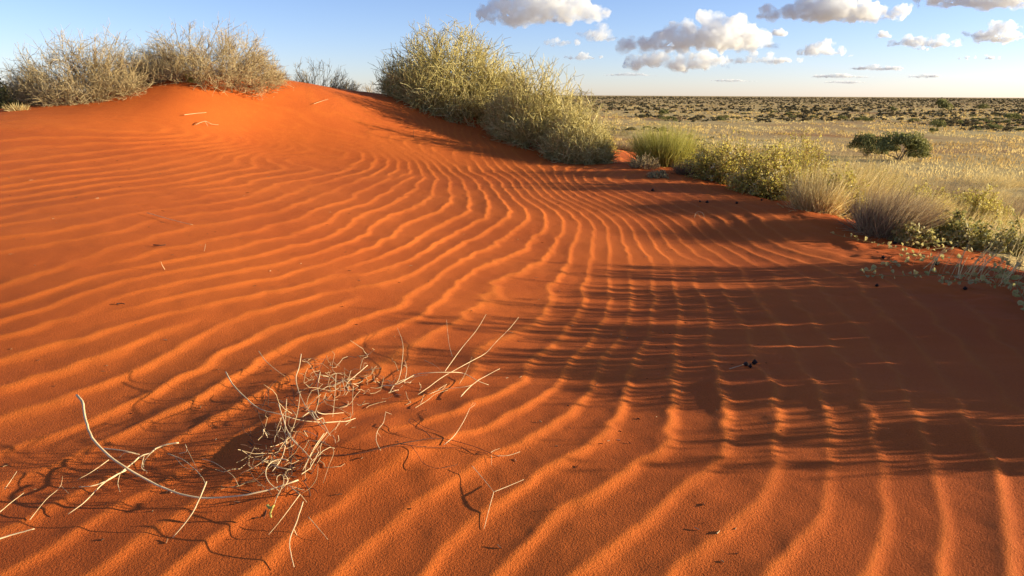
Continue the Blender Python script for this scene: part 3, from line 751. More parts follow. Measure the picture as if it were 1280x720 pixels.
root = empty('twig_pile', tuple(hit_sand(385, 560, 0)[0])); tag(root, 'tangled pile of bleached dead twigs on a small sand mound in front', 'twigs')
BR = [  # pixels in a zoom, its origin, heights above the sand along it, radius in mm, tint
    ([(225,240),(270,320),(350,405),(450,485),(580,520),(720,562),(860,575)], QA, [.16,.15,.13,.11,.09,.07,.05], 3.6, .8),
    ([(880,578),(960,572),(1030,568),(1090,548)], QA, [.04,.035,.03,.02], 3.2, .8),
    ([(445,100),(490,165),(560,225),(620,268)], QA, [.11,.09,.07,.06], 2.2, .6),
    ([(728,120),(712,215),(692,280),(712,370),(760,470),(820,560),(925,665)], QA, [.13,.10,.09,.08,.07,.06,.05], 2.6, .75),
    ([(855,240),(838,340),(846,420),(818,520)], QA, [.10,.07,.06,.03], 2.4, .7),
    ([(960,250),(955,350),(948,440),(938,540)], QA, [.10,.07,.05,.02], 2.2, .7),
    ([(1000,290),(1020,380),(985,400)], QA, [.06,.04,.03], 2.0, .8),
    ([(1170,195),(1100,255),(1030,320),(1050,370)], QA, [.08,.06,.04,.02], 2.6, .9),
    ([(1075,330),(1070,430),(1072,530)], QA, [.08,.05,.01], 1.8, .5),
    ([(578,455),(610,560),(640,640),(705,720)], QA, [.11,.10,.09,.08], 3.0, .8),
    ([(630,420),(625,520),(620,640),(640,720)], QA, [.10,.09,.08,.06], 2.2, .6),
    ([(720,380),(705,500),(670,620),(610,720)], QA, [.09,.08,.07,.05], 2.2, .6),
    ([(735,540),(800,500),(840,545),(880,590),(915,655)], QA, [.05,.06,.055,.05,.04], 3.0, .85),
    ([(800,510),(830,560),(870,545),(880,580),(840,590)], QA, [.07,.08,.07,.06,.05], 2.6, .9),
    ([(830,500),(870,520),(1010,512)], QA, [.05,.04,.03], 2.4, .8),
    ([(700,540),(640,480),(560,640),(610,690)], QA, [.05,.07,.06,.05], 1.8, .4),
    ([(640,0),(670,55),(740,120),(800,190)], QC, [.08,.07,.06,.05], 3.4, .85),
    ([(880,10),(830,80),(790,150),(735,260)], QC, [.06,.055,.05,.03], 2.8, .75),
    ([(900,0),(820,110),(760,220),(755,310)], QC, [.06,.05,.04,.02], 2.0, .6),
    ([(640,190),(600,180),(530,200),(492,260),(510,330),(590,402)], QC, [.09,.09,.09,.08,.07,.05], 2.8, .8),
    ([(630,50),(600,170),(535,262)], QC, [.08,.07,.06], 2.4, .8),
    ([(630,40),(600,90),(555,165)], QC, [.07,.06,.05], 2.0, .7),
    ([(535,222),(600,242),(660,250)], QC, [.07,.07,.07], 2.6, .85),
    ([(610,280),(640,325),(580,400),(550,480)], QC, [.08,.07,.05,.03], 2.4, .7),
    ([(570,345),(565,300),(600,285),(610,340),(560,450)], QC, [.06,.08,.08,.07,.04], 1.8, .6),
    ([(515,160),(430,225),(340,268)], QC, [.06,.05,.04], 1.8, .55),
    ([(720,415),(650,510),(565,620),(510,685)], QC, [.05,.035,.02,.01], 2.0, .6),
    ([(740,465),(700,590),(660,690),(650,760),(680,900)], QC, [.07,.055,.04,.03,.01], 2.8, .75),
    ([(680,650),(700,690)], QC, [.03,.01], 1.8, .7),
    ([(660,370),(720,415),(765,470)], QC, [.06,.05,.03], 2.0, .5),
    ([(775,565),(840,640),(905,716)], QC, [.03,.02,.004], 1.7, .55),
    ([(840,225),(830,310),(780,380),(720,415)], QC, [.05,.05,.05,.045], 1.3, .2),
    ([(870,70),(945,120),(910,230),(875,340)], QC, [.05,.05,.03,.01], 1.4, .3),
]
for pl, o, hs, r, tn in BR:
    P = trace(pl, hs, o, Z, n=max(10, 3 * len(pl)))
    b = twig_mesh('branch', P, r * .00066, r * .00032, M_BARK, tn, root)
# the finer litter caught in the pile
nf = 120
cpx = np.array([(395, 480), (400, 520), (385, 560), (355, 580), (350, 610), (430, 470), (330, 590), (440, 490), (470, 480), (455, 465), (490, 492)], float)
q = cpx[rng.integers(0, len(cpx), nf)] + rnd(nf, 2) * np.array([20, 13])
B0 = hit_sand(q[:, 0], q[:, 1], 0); B0[:, 2] += np.abs(rnd(nf)) * .035
P = grow(B0, rnd(nf, 3) * np.array([1, 1, .5]), uni(.05, .17, nf), 5, .5)
P[:, :, 2] = np.maximum(P[:, :, 2], (zsand(P[:, :, 0].ravel(), P[:, :, 1].ravel()) + .002).reshape(nf, 6))
def part_of(root, name, g, mat, kind=None):
    o = build(name, g, mat, root, kind); o.matrix_parent_inverse = Matrix.Translation(-Vector(root.location)); return o
part_of(root, 'twigs', tubes(P, uni(.0008, .0016, nf), np.full(nf, .0007), uni(.1, .9, nf), 4), M_BARK, 'stuff')
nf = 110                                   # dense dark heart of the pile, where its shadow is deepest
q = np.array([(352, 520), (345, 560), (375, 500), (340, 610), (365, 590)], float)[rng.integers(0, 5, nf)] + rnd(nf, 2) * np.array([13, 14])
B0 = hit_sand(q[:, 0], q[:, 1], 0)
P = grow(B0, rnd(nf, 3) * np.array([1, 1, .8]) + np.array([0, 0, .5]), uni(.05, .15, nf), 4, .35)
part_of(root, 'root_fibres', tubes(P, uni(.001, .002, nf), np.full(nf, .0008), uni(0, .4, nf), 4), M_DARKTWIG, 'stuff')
v = trace([(500,485),(520,510),(545,490),(520,535),(528,570)], [.05,.04,.05,.03,.02], QC, Z, 8)
twig_mesh('yellow_flower_stalk', v, .004, .0025, M_LIME, .95, root)

def loose(name, label, cat, parts, mat=M_BARK, group=None):
    """a twig that lies by itself: its thickest piece is the thing, its side shoots are parts"""
    main = None
    for pl, o, hs, r, tn in parts:
        P = trace(pl, hs, o, Z if o in (QA, QB, QC, QD, QE) else 1.0, n=max(12, 3 * len(pl)))
        if main is None:
            c = Vector(P[len(P) // 2]); main = twig_mesh(name, P - np.array(c), r * .00076, r * .0004, mat, tn); main.location = c
            tag(main, label, cat, group)
        else:
            twig_mesh('side_shoot', P - np.array(main.location), r * .0007, r * .00034, mat, tn).parent = main
    return main
O = (0, 0)
loose('dead_branch', 'long bleached curved branch, its left tip raised off the sand', 'branch', [([(96,494),(103,503),(106,520),(113,543),(128,562),(150,580),(180,598),(210,612),(240,621),(270,622),(310,618),(345,610),(373,600)], O, [.15,.15,.145,.13,.11,.09,.065,.045,.035,.035,.045,.055,.065], 5.2, .85)])
loose('dead_twig', 'forked bleached twig lying under the raised end of the long curved branch', 'twig', [
    ([(225,392),(185,400),(155,415),(110,428),(85,445),(60,460)], (100,350) if False else (60,160), [.03]*6, 2.8, .8)] if False else [
    ([(870,392),(790,402),(720,430),(680,462),(620,480),(560,530),(470,600),(380,650),(290,680),(205,686)], QD, [.05,.05,.045,.04,.04,.035,.03,.03,.03,.03], 3.4, .85),
    ([(375,430),(470,440),(560,455),(610,470)], QD, [.05,.05,.045,.04], 3.0, .85),
    ([(520,575),(430,620),(350,680),(240,790),(130,870)], QD, [.04,.04,.035,.02,.006], 3.0, .8),
    ([(480,600),(465,660),(480,720)], QD, [.03,.02,.005], 2.0, .5),
    ([(640,480),(625,560),(660,580),(655,600)], QD, [.05,.03,.02,.01], 2.0, .75),
    ([(405,505),(300,580),(195,640)], QD, [.04,.03,.02], 2.0, .7),
    ([(690,455),(640,520),(640,580)], QD, [.05,.03,.01], 1.8, .7),
    ([(475,490),(520,455),(600,470)], QD, [.02,.05,.04], 1.8, .8)])
loose('dead_twig', 'wispy grey twig with fine side shoots between the long branch and the pile', 'twig', [
    ([(800,465),(900,505),(980,570),(1030,625),(1050,670)], QD, [.04,.035,.03,.02,.01], 2.0, .55),
    ([(850,490),(920,560),(1030,570)], QD, [.035,.03,.02], 1.4, .5),
    ([(1030,500),(1100,520),(1180,570),(1240,620),(1270,680)], QD, [.05,.05,.045,.035,.02], 1.5, .55),
    ([(875,465),(925,447),(915,400)], QD, [.02,.03,.05], 2.2, .8),
    ([(930,440),(990,560),(1020,620)], QD, [.03,.02,.01], 1.4, .45)])
loose('stick', 'short stick standing out of the sand below the long curved branch', 'stick', [([(258,602),(250,622),(238,645),(216,672)], O, [.10,.075,.04,.0], 2.6, .75)])
loose('dead_twig', 'pale forked spray of twigs with two long shoots pointing away', 'twig', [
    ([(205,490),(290,485),(360,450),(430,415),(520,405),(640,402),(740,408),(840,460),(910,486)], QB, [.02,.03,.045,.055,.06,.055,.045,.03,.01], 2.8, .9),
    ([(440,550),(520,495),(600,435),(690,385),(800,325),(890,275),(960,200),(1060,100),(1110,35)], QB, [.01,.02,.035,.05,.065,.08,.10,.13,.15], 2.2, .9),
    ([(620,395),(680,310),(740,230),(830,120),(895,15)], QB, [.05,.07,.09,.12,.14], 2.0, .85),
    ([(725,565),(780,505),(850,450),(985,378)], QB, [.01,.02,.03,.05], 2.4, .9),
    ([(510,550),(600,515),(700,505),(790,490),(850,445)], QB, [.01,.02,.025,.03,.035], 1.7, .7),
    ([(300,470),(325,400),(340,220),(302,105)], QB, [.03,.05,.09,.13], 2.0, .75),
    ([(350,470),(365,380),(350,320)], QB, [.03,.05,.07], 2.0, .85),
    ([(668,295),(645,200),(630,50)], QB, [.05,.08,.11], 1.5, .7),
    ([(420,640),(500,590),(560,545),(640,520)], QB, [.004,.01,.015,.02], 1.6, .6),
    ([(250,540),(300,470),(420,430),(500,420)], QB, [.01,.03,.04,.05], 2.0, .8),
    ([(715,480),(760,400),(800,300)], QB, [.03,.05,.07], 1.2, .5),
    ([(540,540),(600,500),(632,480),(600,520)], QB, [.01,.02,.03,.02], 1.5, .8),
    ([(1040,115),(1060,138),(1075,132)], QB, [.12,.12,.12], 1.0, .7),
    ([(480,320),(560,360),(600,400)], QB, [.06,.055,.05], 1.1, .4)])
loose('dead_twig', 'thin dark reddish twig lying flat on the sand right of the pile', 'twig', [
    ([(-220,370),(0,362),(160,330),(320,292),(430,272),(535,255),(650,265),(800,305),(900,345),(985,380)], QE, [.005,.006,.008,.01,.01,.01,.008,.008,.008,.008], 2.0, .5),
    ([(320,292),(430,308),(580,318),(740,322),(860,350),(960,372)], QE, [.01,.008,.006,.006,.006,.006], 1.6, .4),
    ([(535,255),(480,205),(380,148),(400,125),(480,180),(600,215)], QE, [.01,.02,.03,.03,.025,.02], 1.4, .4),
    ([(390,300),(430,350),(480,425),(580,455),(700,430)], QE, [.008,.012,.012,.008,.003], 1.3, .6)], M_DARKTWIG)
loose('dead_twig', 'tiny pale fork at the right end of the thin dark twig', 'twig', [([(965,372),(1040,370),(1120,345)], QE, [.012,.014,.016], 1.5, .9), ([(925,350),(950,335),(985,322)], QE, [.01,.012,.014], 1.0, .8), ([(930,370),(930,435)], QE, [.01,.003], .9, .7)])
loose('dead_twig', 'crooked little pale twig standing above the thin dark twig by the pile', 'twig', [([(190,335),(160,265),(175,195),(210,150),(225,75)], QE, [.004,.02,.035,.045,.06], 1.3, .85), ([(225,80),(265,95)], QE, [.06,.05], .9, .8), ([(170,215),(190,245)], QE, [.035,.02], .8, .8)])
loose('dead_twig', 'straight pale twig leaning over the middle of the thin dark twig', 'twig', [([(610,300),(680,240),(745,140),(785,55)], QE, [.004,.015,.03,.04], 1.5, .9), ([(785,55),(820,30),(815,15),(790,40)], QE, [.04,.045,.04,.04], .8, .7)])
loose('dead_twig', 'pale three armed twig lying on bare sand below the thin dark twig', 'twig', [([(800,440),(870,520),(945,612)], QE, [.02,.015,.01], 1.3, .75), ([(945,612),(1040,575),(1145,530)], QE, [.01,.012,.016], 1.8, .9), ([(945,612),(915,720),(880,860)], QE, [.01,.008,.002], 1.5, .8)])
EDGE = [('broken straw cut by the left edge at the bottom', [(-14,678),(10,670),(43,661)], 3.2, .9), ('short straw at the left edge above the broken one', [(6,611),(14,600),(21,589)], 1.4, .7), ('thin slanting straw near the left edge with a shadow under it', [(0,640),(14,628),(30,616)], 1.8, .55)]
for lab, pl, r, tn in EDGE: loose('straw', lab, 'straw', [(pl, O, [.03, .03, .035], r, tn)], group='straws at the left edge')
loose('straw', 'thin forked straw between the left edge and the forked twig', 'straw', [([(37,650),(57,625),(75,609),(78,595)], O, [.004,.02,.03,.05], 1.3, .6), ([(77,608),(86,617)], O, [.03,.03], 1.0, .6)], group='straws at the left edge')
# litter farther up the slope
loose('stick', 'long thin pale stick lying alone on the rippled slope', 'stick', [([(184,266),(205,272),(224,277),(241,281)], O, [.02]*4, 3.2, .8)])
loose('bark_chip', 'short dark stub with a pale end on the rippled slope', 'stick', [([(192,306),(200,306.5),(207,306)], O, [.012]*3, 6.0, .0)], M_DARKTWIG)
loose('straw', 'small upright straw right of the dark stub', 'straw', [([(255,314),(256,310),(257,305)], O, [0,.03,.06], 2.2, .9)])
loose('straw', 'small upright straw below the dark stub', 'straw', [([(206,337),(203,332),(201,327)], O, [0,.03,.06], 2.2, .9)])
loose('bark_chip', 'little dark chip on the left part of the ripples', 'stick', [([(146,379.5),(151,379),(156,380)], O, [.008]*3, 4.5, .1)], M_DARKTWIG)
loose('stick', 'pale stick lying below the mound with the yellow tuft', 'stick', [([(230,143.5),(243,142),(258,140.5)], O, [.03]*3, 5.5, .7)])
loose('dead_twig', 'dark forked bit of wood below the pale stick under the mound', 'twig', [([(244,156),(256,151.5),(264,155),(273,156)], O, [.02,.07,.04,.02], 7, .4), ([(256,151),(260,158)], O, [.07,.02], 5, .6)], M_DEAD)
loose('dead_twig', 'thin twig stuck upright in the sand below the tall domed bush', 'twig', [([(517,172),(516.6,168),(517,163)], O, [0,.05,.1], 4, .2)], M_DARKTWIG)
loose('straw', 'pale straw on the slope right of the yellow tuft', 'straw', [([(392,130),(400,127),(410,124)], O, [.03]*3, 4, .7)])
t = loose('dead_twig', 'pale twig ending in dark pods lying in the dappled shade', 'twig', [([(912,461),(922,458),(932,455)], O, [.006,.01,.012], 2.0, .8)])
def one_pod(name, r, parent=None):
    return build(name, pods(np.zeros((1, 3)), np.array([r]), uni(0, .6, 1)), M_POD, parent)
c_ = hit_sand(np.array([933., 943., 938.]), np.array([456., 453.5, 458.]), .008) - np.array(t.location)
for k in range(3): one_pod('pod', (.014, .015, .01)[k], t).location = c_[k]
q = hit_sand(np.array([880., 874, 1022]), np.array([268., 272, 316]), 0)
t = loose('dead_twig', 'curled pale leaf skeleton standing on the shaded sand', 'twig', [([(868,272),(871,265),(878,266),(880,272),(876,275)], O, [.01,.06,.07,.04,.004], 2.4, .8), ([(872,266),(876,272)], O, [.05,.02], 1.8, .7)])
PODS = [(816,238,'dark pod at the corner of the shaded sand'),(875,252,'dark pod near the leafy row, leftmost of two'),(884,253,'dark pod near the leafy row, beside a larger one'),(921,254,'lone dark pod on the sand under the middle leafy bush'),(952,250,'large dark pod under the greenest leafy bush'),(1096,357,'dark pod under the creeping vine, nearest the frond of pale leaves'),(1104,322,'dark pod on the bare sand left of the vine leaves'),(1170,330,'dark pod among the lower vine leaves'),(1206,361,'dark pod alone in the deep shade under the vine'),(1118,304,'dark pod in front of the dense leaning tuft'),(1139,308,'dark pod in front of the dense leaning tuft, nearer the vine')]
for px, py, lab in PODS:
    c = hit_sand(px, py, 0.006)[0]
    o = one_pod('seed_pod', random.uniform(.013, .022)); o.location = c
    tag(o, lab, 'seed pod', 'dark seed pods on the sand')

# crumbs of bark, seed husks and straw bits blown over the sand
def litter():
    m = 420
    yy = 1.5 * np.exp(uni(0, 1, m) * math.log(12 / 1.5)); xx = yy * uni(-.85, .42, m)
    k = rng.uniform(0, 1, m) < .45 + .55 * (vnoise(xx * 1.3, yy * 1.3, 97) > .05); xx, yy = xx[k], yy[k]; m = len(xx)
    b = np.stack([xx, yy, zsand(xx, yy) + .0015], -1)
    P = grow(b, rnd(m, 3) * np.array([1, 1, .06]), uni(.004, .022, m) * np.clip(yy / 4, .8, 2), 2, .2)
    P[:, 1:, 2] = np.maximum(P[:, 1:, 2], P[:, :1, 2])
    return tubes(P, uni(.0008, .0022, m), uni(.0006, .0014, m), uni(0, 1, m), 4)
tag(build('sand_litter', litter(), stem_material('husk_litter', [(0.0, (0.05, 0.025, 0.015)), (0.55, (0.16, 0.07, 0.03)), (0.8, (0.40, 0.26, 0.13)), (1.0, (0.62, 0.47, 0.27))])), kind='stuff')

# ------------------------------------------------------------------ the creeping vine with round leaves at the right edge
vine = empty('creeping_vine', tuple(hit_sand(1230, 320, 0)[0])); tag(vine, 'creeping vine with round grey green leaves sprawling over the right edge of the sand', 'vine')
LEAVES = []
for k in range(5):
    a = np.linspace(0, 2 * np.pi, 9)[:-1] + .2; rr = 1 + .1 * np.cos(3 * a + k)
    fold, curl = random.uniform(.35, .9), random.uniform(-.6, .8)
    ring = np.stack([rr * np.cos(a), rr * np.sin(a) * .82, fold * np.abs(np.sin(a)) + curl * .5 * np.cos(a) ** 2], -1)
    Vv = np.concatenate([[[0, 0, 0]], ring * .55 * np.array([1, 1, .55]), ring]) + np.array([1.0, 0, 0])
    F = [[0, 1 + i, 1 + (i + 1) % 8] for i in range(8)] + [[1 + i, 9 + i, 9 + (i + 1) % 8] for i in range(8)] + [[1 + i, 9 + (i + 1) % 8, 1 + (i + 1) % 8] for i in range(8)]
    LEAVES.append(mesh_np('leaf', Vv * .5, np.array(F), M_VINE, {'tint': np.clip(.45 + .4 * random.random() + np.concatenate([[-.25], np.zeros(8), np.full(8, .15)]), 0, 1)}, True))
RUN = [([(1285,352),(1240,338),(1190,330),(1140,318),(1100,305),(1060,297),(1040,292)], [.02,.04,.05,.04,.04,.03,.02], 2.4),
       ([(1290,348),(1235,347),(1180,343),(1130,345),(1075,344)], [.02,.03,.03,.03,.02], 2.6),
       ([(1290,330),(1250,312),(1210,300),(1180,290),(1150,282)], [.04,.07,.09,.09,.06], 2.4),
       ([(1290,310),(1260,285),(1230,268),(1200,255),(1175,250)], [.05,.09,.11,.12,.08], 2.2),
       ([(1290,300),(1275,275),(1262,258),(1245,250)], [.06,.1,.12,.1], 2.0),
       ([(1290,335),(1262,330),(1225,318),(1190,310),(1165,312),(1130,322)], [.05,.06,.08,.08,.06,.03], 2.4),
       ([(1290,322),(1270,300),(1235,290),(1205,280)], [.05,.08,.09,.06], 2.0),
       ([(1290,342),(1235,328),(1180,322),(1120,330),(1085,340)], [.03,.04,.05,.04,.02], 2.0),
       ([(1290,362),(1255,356),(1215,352),(1175,350)], [.03,.04,.04,.02], 2.0),
       ([(1280,300),(1230,300),(1180,302),(1130,308)], [.05,.07,.06,.03], 2.0),
       ([(1290,395),(1278,370),(1262,350),(1240,335)], [.02,.05,.06,.06], 2.4)]
shoots = []; nl = 0
for pl, hs, r in RUN:
    P = trace(pl, hs, O, 1, 26); twig_mesh('runner', P, r * .001, r * .0006, M_VINE, .3, vine)
    for j in range(2, 26):
        for s in (-1, 1):
            if random.random() < .30: continue
            d = P[min(j + 1, 25)] - P[j - 1]; d = d / np.linalg.norm(d); sd = np.cross(d, [0, 0, 1.0]) * s + d * .4 + np.array([0, 0, random.uniform(-.1, .6)]) + np.array([random.gauss(0, .3) for _ in range(3)])
            sd /= np.linalg.norm(sd); pt = P[j] + sd * random.uniform(.010, .03)
            pt[2] = max(pt[2], float(zsand(pt[0], pt[1])[0]) + .01)
            shoots.append([P[j], (P[j] + pt) / 2 + np.array([0, 0, .004]), pt])
            o = bpy.data.objects.new('leaf', LEAVES[nl % 5]); COL.objects.link(o); o.parent = vine; nl += 1
            sz = random.uniform(.024, .046)
            qn = Vector(sd).to_track_quat('X', 'Z') @ Euler((random.gauss(0, .9), random.gauss(0, .5), 0)).to_quaternion()
            o.location = Vector(pt) - Vector(vine.location); o.rotation_mode = 'QUATERNION'; o.rotation_quaternion = qn; o.scale = (sz, sz, sz)
shoots = np.array(shoots)
part_of(vine, 'leaf_stalks', tubes(shoots, np.full(len(shoots), .0012), np.full(len(shoots), .0009), uni(.1, .5, len(shoots)), 3), M_VINE, 'stuff')

# ------------------------------------------------------------------ the plain: shrubs, tufts, far scrub
def shrub_proto(seed, wide, leafn, ls):
    n = leafn; u = unit(rnd(n, 3)); u[:, 2] = np.abs(u[:, 2]) * .9
    k = 13; cc = unit(rnd(k, 3)); cc[:, 2] = np.abs(cc[:, 2]) * .62 + .14; cc[:, :2] *= .62
    i = rng.integers(0, k, n); rr = uni(.55, 1.0, n)[:, None] * uni(.30, .46, k)[i][:, None]
    p = cc[i] * np.array([1, 1, .75]) + u * rr
    p[:, 2] = np.maximum(p[:, 2], .03); p[:, :2] *= wide
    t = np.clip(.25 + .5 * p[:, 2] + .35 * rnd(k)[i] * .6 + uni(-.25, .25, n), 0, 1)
    return leaf_faces(p, uni(.6, 1.3, n) * ls, t, .7, u * 1.2)
def shrub_mesh(name, seed, wide, n, ls, mat):
    g = shrub_proto(seed, wide, n, ls)
    return mesh_np(name, g[0], g[1], mat, {'tint': g[2]})
def trunk_mesh():
    m = 7; d = rnd(m, 3) * .5 + np.array([0, 0, 1.0]); P = grow(np.zeros((m, 3)) + rnd(m, 3) * np.array([.05, .05, 0]), d, uni(.5, .8, m), 4, .15)
    g = tubes(P, np.full(m, .035), np.full(m, .012), uni(0, .4, m), 4)
    return mesh_np('stems', g[0], g[1], M_DEAD, {'tint': g[2]})
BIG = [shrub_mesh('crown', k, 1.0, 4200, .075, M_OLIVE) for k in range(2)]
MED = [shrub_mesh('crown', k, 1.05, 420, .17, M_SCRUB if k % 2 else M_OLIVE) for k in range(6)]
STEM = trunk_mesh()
def shrub(px, py, hw, top, me, label, group=None, name='desert_shrub', parts=True):
    p = hit(px, py)[0]; D = p[1]
    w = hw / FPX * D; h = max((py - top) / FPX * D, .3)
    c = np.array([p[0], p[1] + w * .5, 0]); c[2] = land(c[0], c[1]) - .05
    if parts:
        r = empty(name, c); tag(r, label, 'shrub', group)
        o = link('crown', me, r); o.scale = (w, w, h); o.rotation_euler = (0, 0, random.uniform(0, 6))
        s = link('stems', STEM, r); s.scale = (w * .8, w * .8, h * .8)
    else:
        r = link(name, me, None, c); r.scale = (w, w, h); r.rotation_euler = (0, 0, random.uniform(0, 6)); tag(r, label, 'shrub', group)
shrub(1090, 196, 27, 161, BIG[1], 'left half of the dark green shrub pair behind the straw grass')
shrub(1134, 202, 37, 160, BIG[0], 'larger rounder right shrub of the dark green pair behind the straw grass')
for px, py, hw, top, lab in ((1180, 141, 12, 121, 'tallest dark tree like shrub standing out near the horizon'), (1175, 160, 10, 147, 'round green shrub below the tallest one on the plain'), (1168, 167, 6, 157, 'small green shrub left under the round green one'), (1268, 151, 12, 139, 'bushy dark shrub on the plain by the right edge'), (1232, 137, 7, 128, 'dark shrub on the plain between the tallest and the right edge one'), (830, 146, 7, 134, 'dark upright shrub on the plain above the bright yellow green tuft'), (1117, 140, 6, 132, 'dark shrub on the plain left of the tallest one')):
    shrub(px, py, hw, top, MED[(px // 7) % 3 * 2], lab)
# the other shrubs that can be told apart: the 260 nearest
n = 18000
ang = uni(.03, 1.02, n); y = 70 * np.exp(uni(0, 1, n) ** .62 * math.log(2600 / 70.))
x = y * ang
dens = (1.45 * vnoise(x / 45, y / 20, 71) + 1.1 * vnoise(x / 150, y / 60, 73) + .7 * vnoise(x / 11, y / 9, 75)) > (-.10 - 1.25 * sstep(150, 700, y) + .30 * (1 - sstep(80, 130, y)))
x, y = x[dens], y[dens]; o_ = np.argsort(y); x, y = x[o_], y[o_]
n = len(x); w = (.22 + .9 * uni(0, 1, n) ** 2.6) * (1 + .8 * sstep(250, 1500, y)); h = w * uni(.6, 1.15, n) * (1 + 1.1 * sstep(500, 1500, y))
big = np.argsort(-w / y); o_ = np.concatenate([np.sort(big[:260]), big[260:]]); x, y, w, h = x[o_], y[o_], w[o_], h[o_]
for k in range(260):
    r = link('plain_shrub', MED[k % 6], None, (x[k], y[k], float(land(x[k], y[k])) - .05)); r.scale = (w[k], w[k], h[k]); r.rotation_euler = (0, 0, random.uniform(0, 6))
    px_ = 640 + FPX * x[k] / y[k]
    where = 'right of the lowest cane grass bush' if px_ < 800 else 'above the bright yellow green tuft' if px_ < 880 else 'above the leafy bushes' if px_ < 1030 else 'behind the dark green shrub pair' if px_ < 1160 else 'around the tallest dark shrub' if px_ < 1215 else 'toward the right edge'
    band = 'nearest' if k < 60 else 'mid distance' if k < 150 else 'farther'
    tag(r, band + ' scrub bush on the plain ' + where, 'shrub', 'scrub bushes dotted over the plain')
def far_scrub():
    xs, ys, ws, hs = x[260:], y[260:], w[260:], h[260:]; m = len(xs); q = 10
    u = unit(rnd(m * q, 3)); u[:, 2] = np.abs(u[:, 2])
    s = np.stack([np.repeat(ws, q), np.repeat(ws, q), np.repeat(hs, q)], -1)
    C = np.stack([np.repeat(xs, q), np.repeat(ys, q), np.repeat(land(xs, ys), q)], -1) + u * s * np.array([1, 1, .8]) * uni(.4, 1, m * q)[:, None]
    return leaf_faces(C, np.repeat(ws, q) * uni(.65, 1.2, m * q), np.clip(np.repeat(uni(.0, .8, m), q) + uni(-.2, .2, m * q), 0, 1), .8, u)
tag(build('far_scrub', far_scrub(), M_SCRUB), kind='stuff')
def plain_tufts():
    m = 15000
    yy = 32 * np.exp(uni(0, 1, m) * math.log(600 / 32.)); xx = yy * uni(.03, 1.02, m)
    kp = vnoise(xx / 7, yy / 12, 81) > -.18
    xx, yy = xx[kp], yy[kp]; m = len(xx); q = 4
    xx = np.repeat(xx, q) + rnd(m * q) * .22; yy = np.repeat(yy, q) + rnd(m * q) * .22
    b = np.stack([xx, yy, land(xx, yy) - .03], -1)
    P = grow(b, rnd(m * q, 3) * .35 + np.array([.1, 0, 1]), uni(.14, .36, m * q), 2, .1)
    tt = np.clip(np.repeat(.55 + .9 * vnoise(xx[::q] / 9, yy[::q] / 9, 83), q) + uni(-.12, .12, m * q), 0, 1)
    return blades(P, uni(.05, .11, m * q) * np.clip(yy / 70, .7, 2.5), tt)
M_GOLD = stem_material('golden_grass', [(0.0, (0.42, 0.25, 0.08)), (0.5, (0.72, 0.49, 0.16)), (1.0, (0.84, 0.65, 0.28))], .4)
tag(build('plain_grass', plain_tufts(), M_GOLD), kind='stuff')

# ------------------------------------------------------------------ clouds, real volumes of white droplets far away
def cloud_material(k=1.0):
    m = bpy.data.materials.new('cloud_vapour'); m.use_nodes = True; t = m.node_tree; t.nodes.clear()
    out = t.nodes.new('ShaderNodeOutputMaterial'); v = t.nodes.new('ShaderNodeVolumePrincipled')
    v.inputs['Color'].default_value = (.97, .97, .97, 1); v.inputs['Anisotropy'].default_value = .35
    tc = t.nodes.new('ShaderNodeTexCoord'); nz = t.nodes.new('ShaderNodeTexNoise'); nz.inputs['Scale'].default_value = .011; nz.inputs['Detail'].default_value = 4.0; nz.inputs['Roughness'].default_value = .65
    t.links.new(tc.outputs['Object'], nz.inputs['Vector'])
    mr = t.nodes.new('ShaderNodeMapRange'); mr.inputs[1].default_value = .36 if k == 1 else .2; mr.inputs[2].default_value = .62; mr.inputs[3].default_value = 0.0; mr.inputs[4].default_value = .022 * k
    t.links.new(nz.outputs[0], mr.inputs[0]); t.links.new(mr.outputs[0], v.inputs['Density'])
    t.links.new(v.outputs[0], out.inputs['Volume']); return m
M_CLOUD, M_STREAK = cloud_material(), cloud_material(1.6)
CLOUDS = [
    (608, 742, -22, 42, 9, 'tall pale cloud cut by the top edge above the cane grass bushes'), (722, 770, 31, 55, 6, 'small white cloud left of the big grey cloud'),
    (796, 962, 22, 72, 13, 'biggest cloud, grey below with white billows on its right'), (778, 905, 56, 92, 8, 'grey ragged cloud under the left half of the biggest cloud'),
    (680, 722, 46, 60, 4, 'small grey shred under the tall pale cloud'), (704, 752, 67, 76, 4, 'thin flat cloud left of the ragged grey one'), (908, 996, 66, 82, 6, 'flat white cloud right of the ragged grey one'),
    (964, 1122, -6, 33, 11, 'wide grey cloud near the top right of the biggest cloud'), (1150, 1290, -22, 16, 10, 'grey cloud cut by the top edge at the upper right'),
    (998, 1062, 52, 74, 5, 'small pale cloud in the middle of the right sky'), (1112, 1200, 44, 62, 7, 'long grey cloud left of the right edge one'), (1202, 1292, 30, 56, 7, 'grey cloud running off the right edge'),
    (1062, 1132, 80, 90, 6, 'thin streak of cloud low over the plain'), (1010, 1090, 92, 99, 5, 'faint long streak of cloud just above the horizon'), (960, 985, 37, 47, 3, 'tiny white puff right of the biggest cloud'), (1094, 1114, 38, 50, 3, 'tiny white puff below the wide grey cloud'), (752, 830, 91, 96, 5, 'faint flat streak under the ragged grey cloud'), (1200, 1250, 68, 76, 4, 'small flat cloud low at the right'), (1130, 1180, 92, 98, 4, 'faint streak just above the horizon at the right'), (880, 950, 98, 103, 4, 'faint streak just above the horizon in the middle'), (1140, 1160, 56, 64, 3, 'white shred under the long grey cloud'), (1030, 1085, 100, 105, 4, 'lowest faint streak over the horizon'), (690, 716, 20, 30, 3, 'ragged shred on the right of the tall pale cloud')]
dg = None
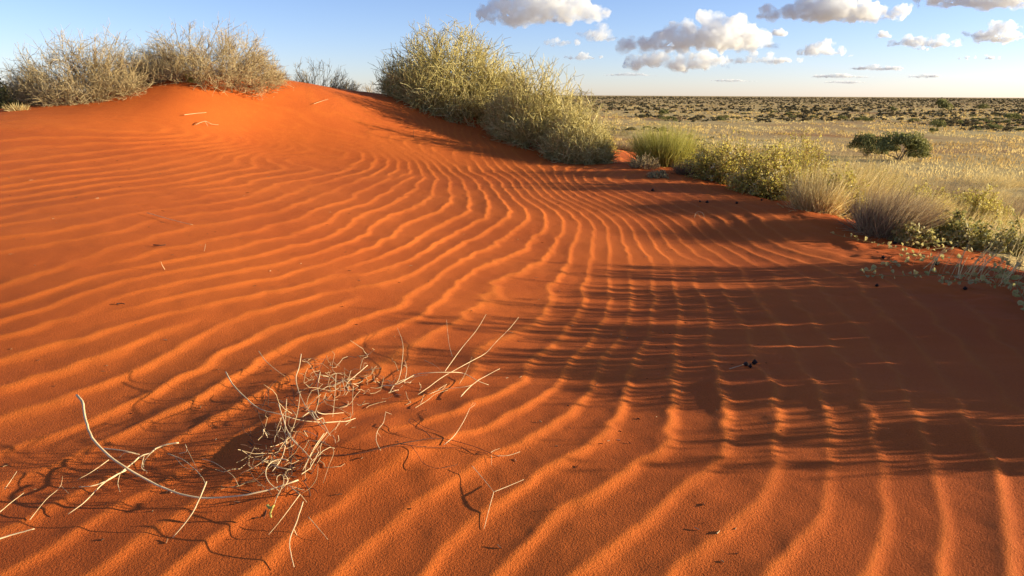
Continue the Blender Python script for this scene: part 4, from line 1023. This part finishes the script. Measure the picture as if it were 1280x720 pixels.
for ci, (x0, x1, y0, y1, nb, lab) in enumerate(CLOUDS):
    D = 6000 + 350 * ci
    x0, x1, y0 = x0 - .08 * (x1 - x0), x1 + .08 * (x1 - x0), y0 - .10 * (y1 - y0)
    ca = rays((x0 + x1) / 2, y1); base = np.array([ca[0] / ca[1] * D, D, CAMZ + ca[2] / ca[1] * D])
    hwid = (x1 - x0) / 2 / FPX * D; hh = (y1 - y0) / FPX * D
    bm = bmesh.new(); R = random.Random(100 + ci)
    nb = int(nb * 1.6) if hh > hwid * .3 else max(3, nb // 2)
    for k in range(nb):
        u = (k + .5) / nb * 2 - 1 + R.uniform(-.1, .1)
        env = max(0.25, 1 - abs(u) ** 2.2)
        rr = min(hh * .5, hwid * .45) * (0.40 + .5 * env) * R.uniform(.5, 1.05)
        for lvl in range(2):
            z = (R.uniform(.15, .45) if lvl == 0 else R.uniform(.4, .85) * env) * hh
            r2 = rr * (1 if lvl == 0 else R.uniform(.5, .8))
            M = Matrix.Translation((u * (hwid * .6 if hh < hwid * .3 else hwid - rr * .8) + R.uniform(-.2, .2) * rr, R.uniform(-.5, .5) * rr, min(z, hh - r2 * .8))) @ Matrix.Diagonal((hwid * R.uniform(.25, .55) if hh < hwid * .3 else r2 * R.uniform(1.0, 1.7) if hh < hwid * .5 else r2 * R.uniform(.9, 1.3), r2, r2 * R.uniform(.7, 1), 1))
            bmesh.ops.create_icosphere(bm, subdivisions=3, radius=1, matrix=M)
    for v in bm.verts: v.co.z = v.co.z if v.co.z > hh * .2 else hh * .2 + (v.co.z - hh * .2) * .25
    me = bpy.data.meshes.new('cloud'); bm.to_mesh(me); bm.free()
    ob = bpy.data.objects.new('cloud', me); COL.objects.link(ob); ob.location = base
    md = ob.modifiers.new('r', 'REMESH'); md.mode = 'VOXEL'; md.voxel_size = max(hwid / 52, hh / 28)
    for amp, sc in ((.22, .5), (.13, .2), (.06, .08)):
        tx = bpy.data.textures.new('billow', 'CLOUDS'); tx.noise_scale = min(hh, hwid) * sc; tx.noise_depth = 3
        dm = ob.modifiers.new('d', 'DISPLACE'); dm.texture = tx; dm.strength = min(hh, hwid) * amp * 2; dm.mid_level = .55; dm.texture_coords = 'GLOBAL'
    bpy.context.view_layer.update()
    ev = ob.evaluated_get(bpy.context.evaluated_depsgraph_get()); nm = bpy.data.meshes.new_from_object(ev)
    ob.modifiers.clear(); ob.data = nm; nm.name = 'cloud'; nm.materials.clear(); nm.materials.append(M_STREAK if y1 - y0 < 14 else M_CLOUD)
    tag(ob, lab, 'cloud', 'clouds over the plain')
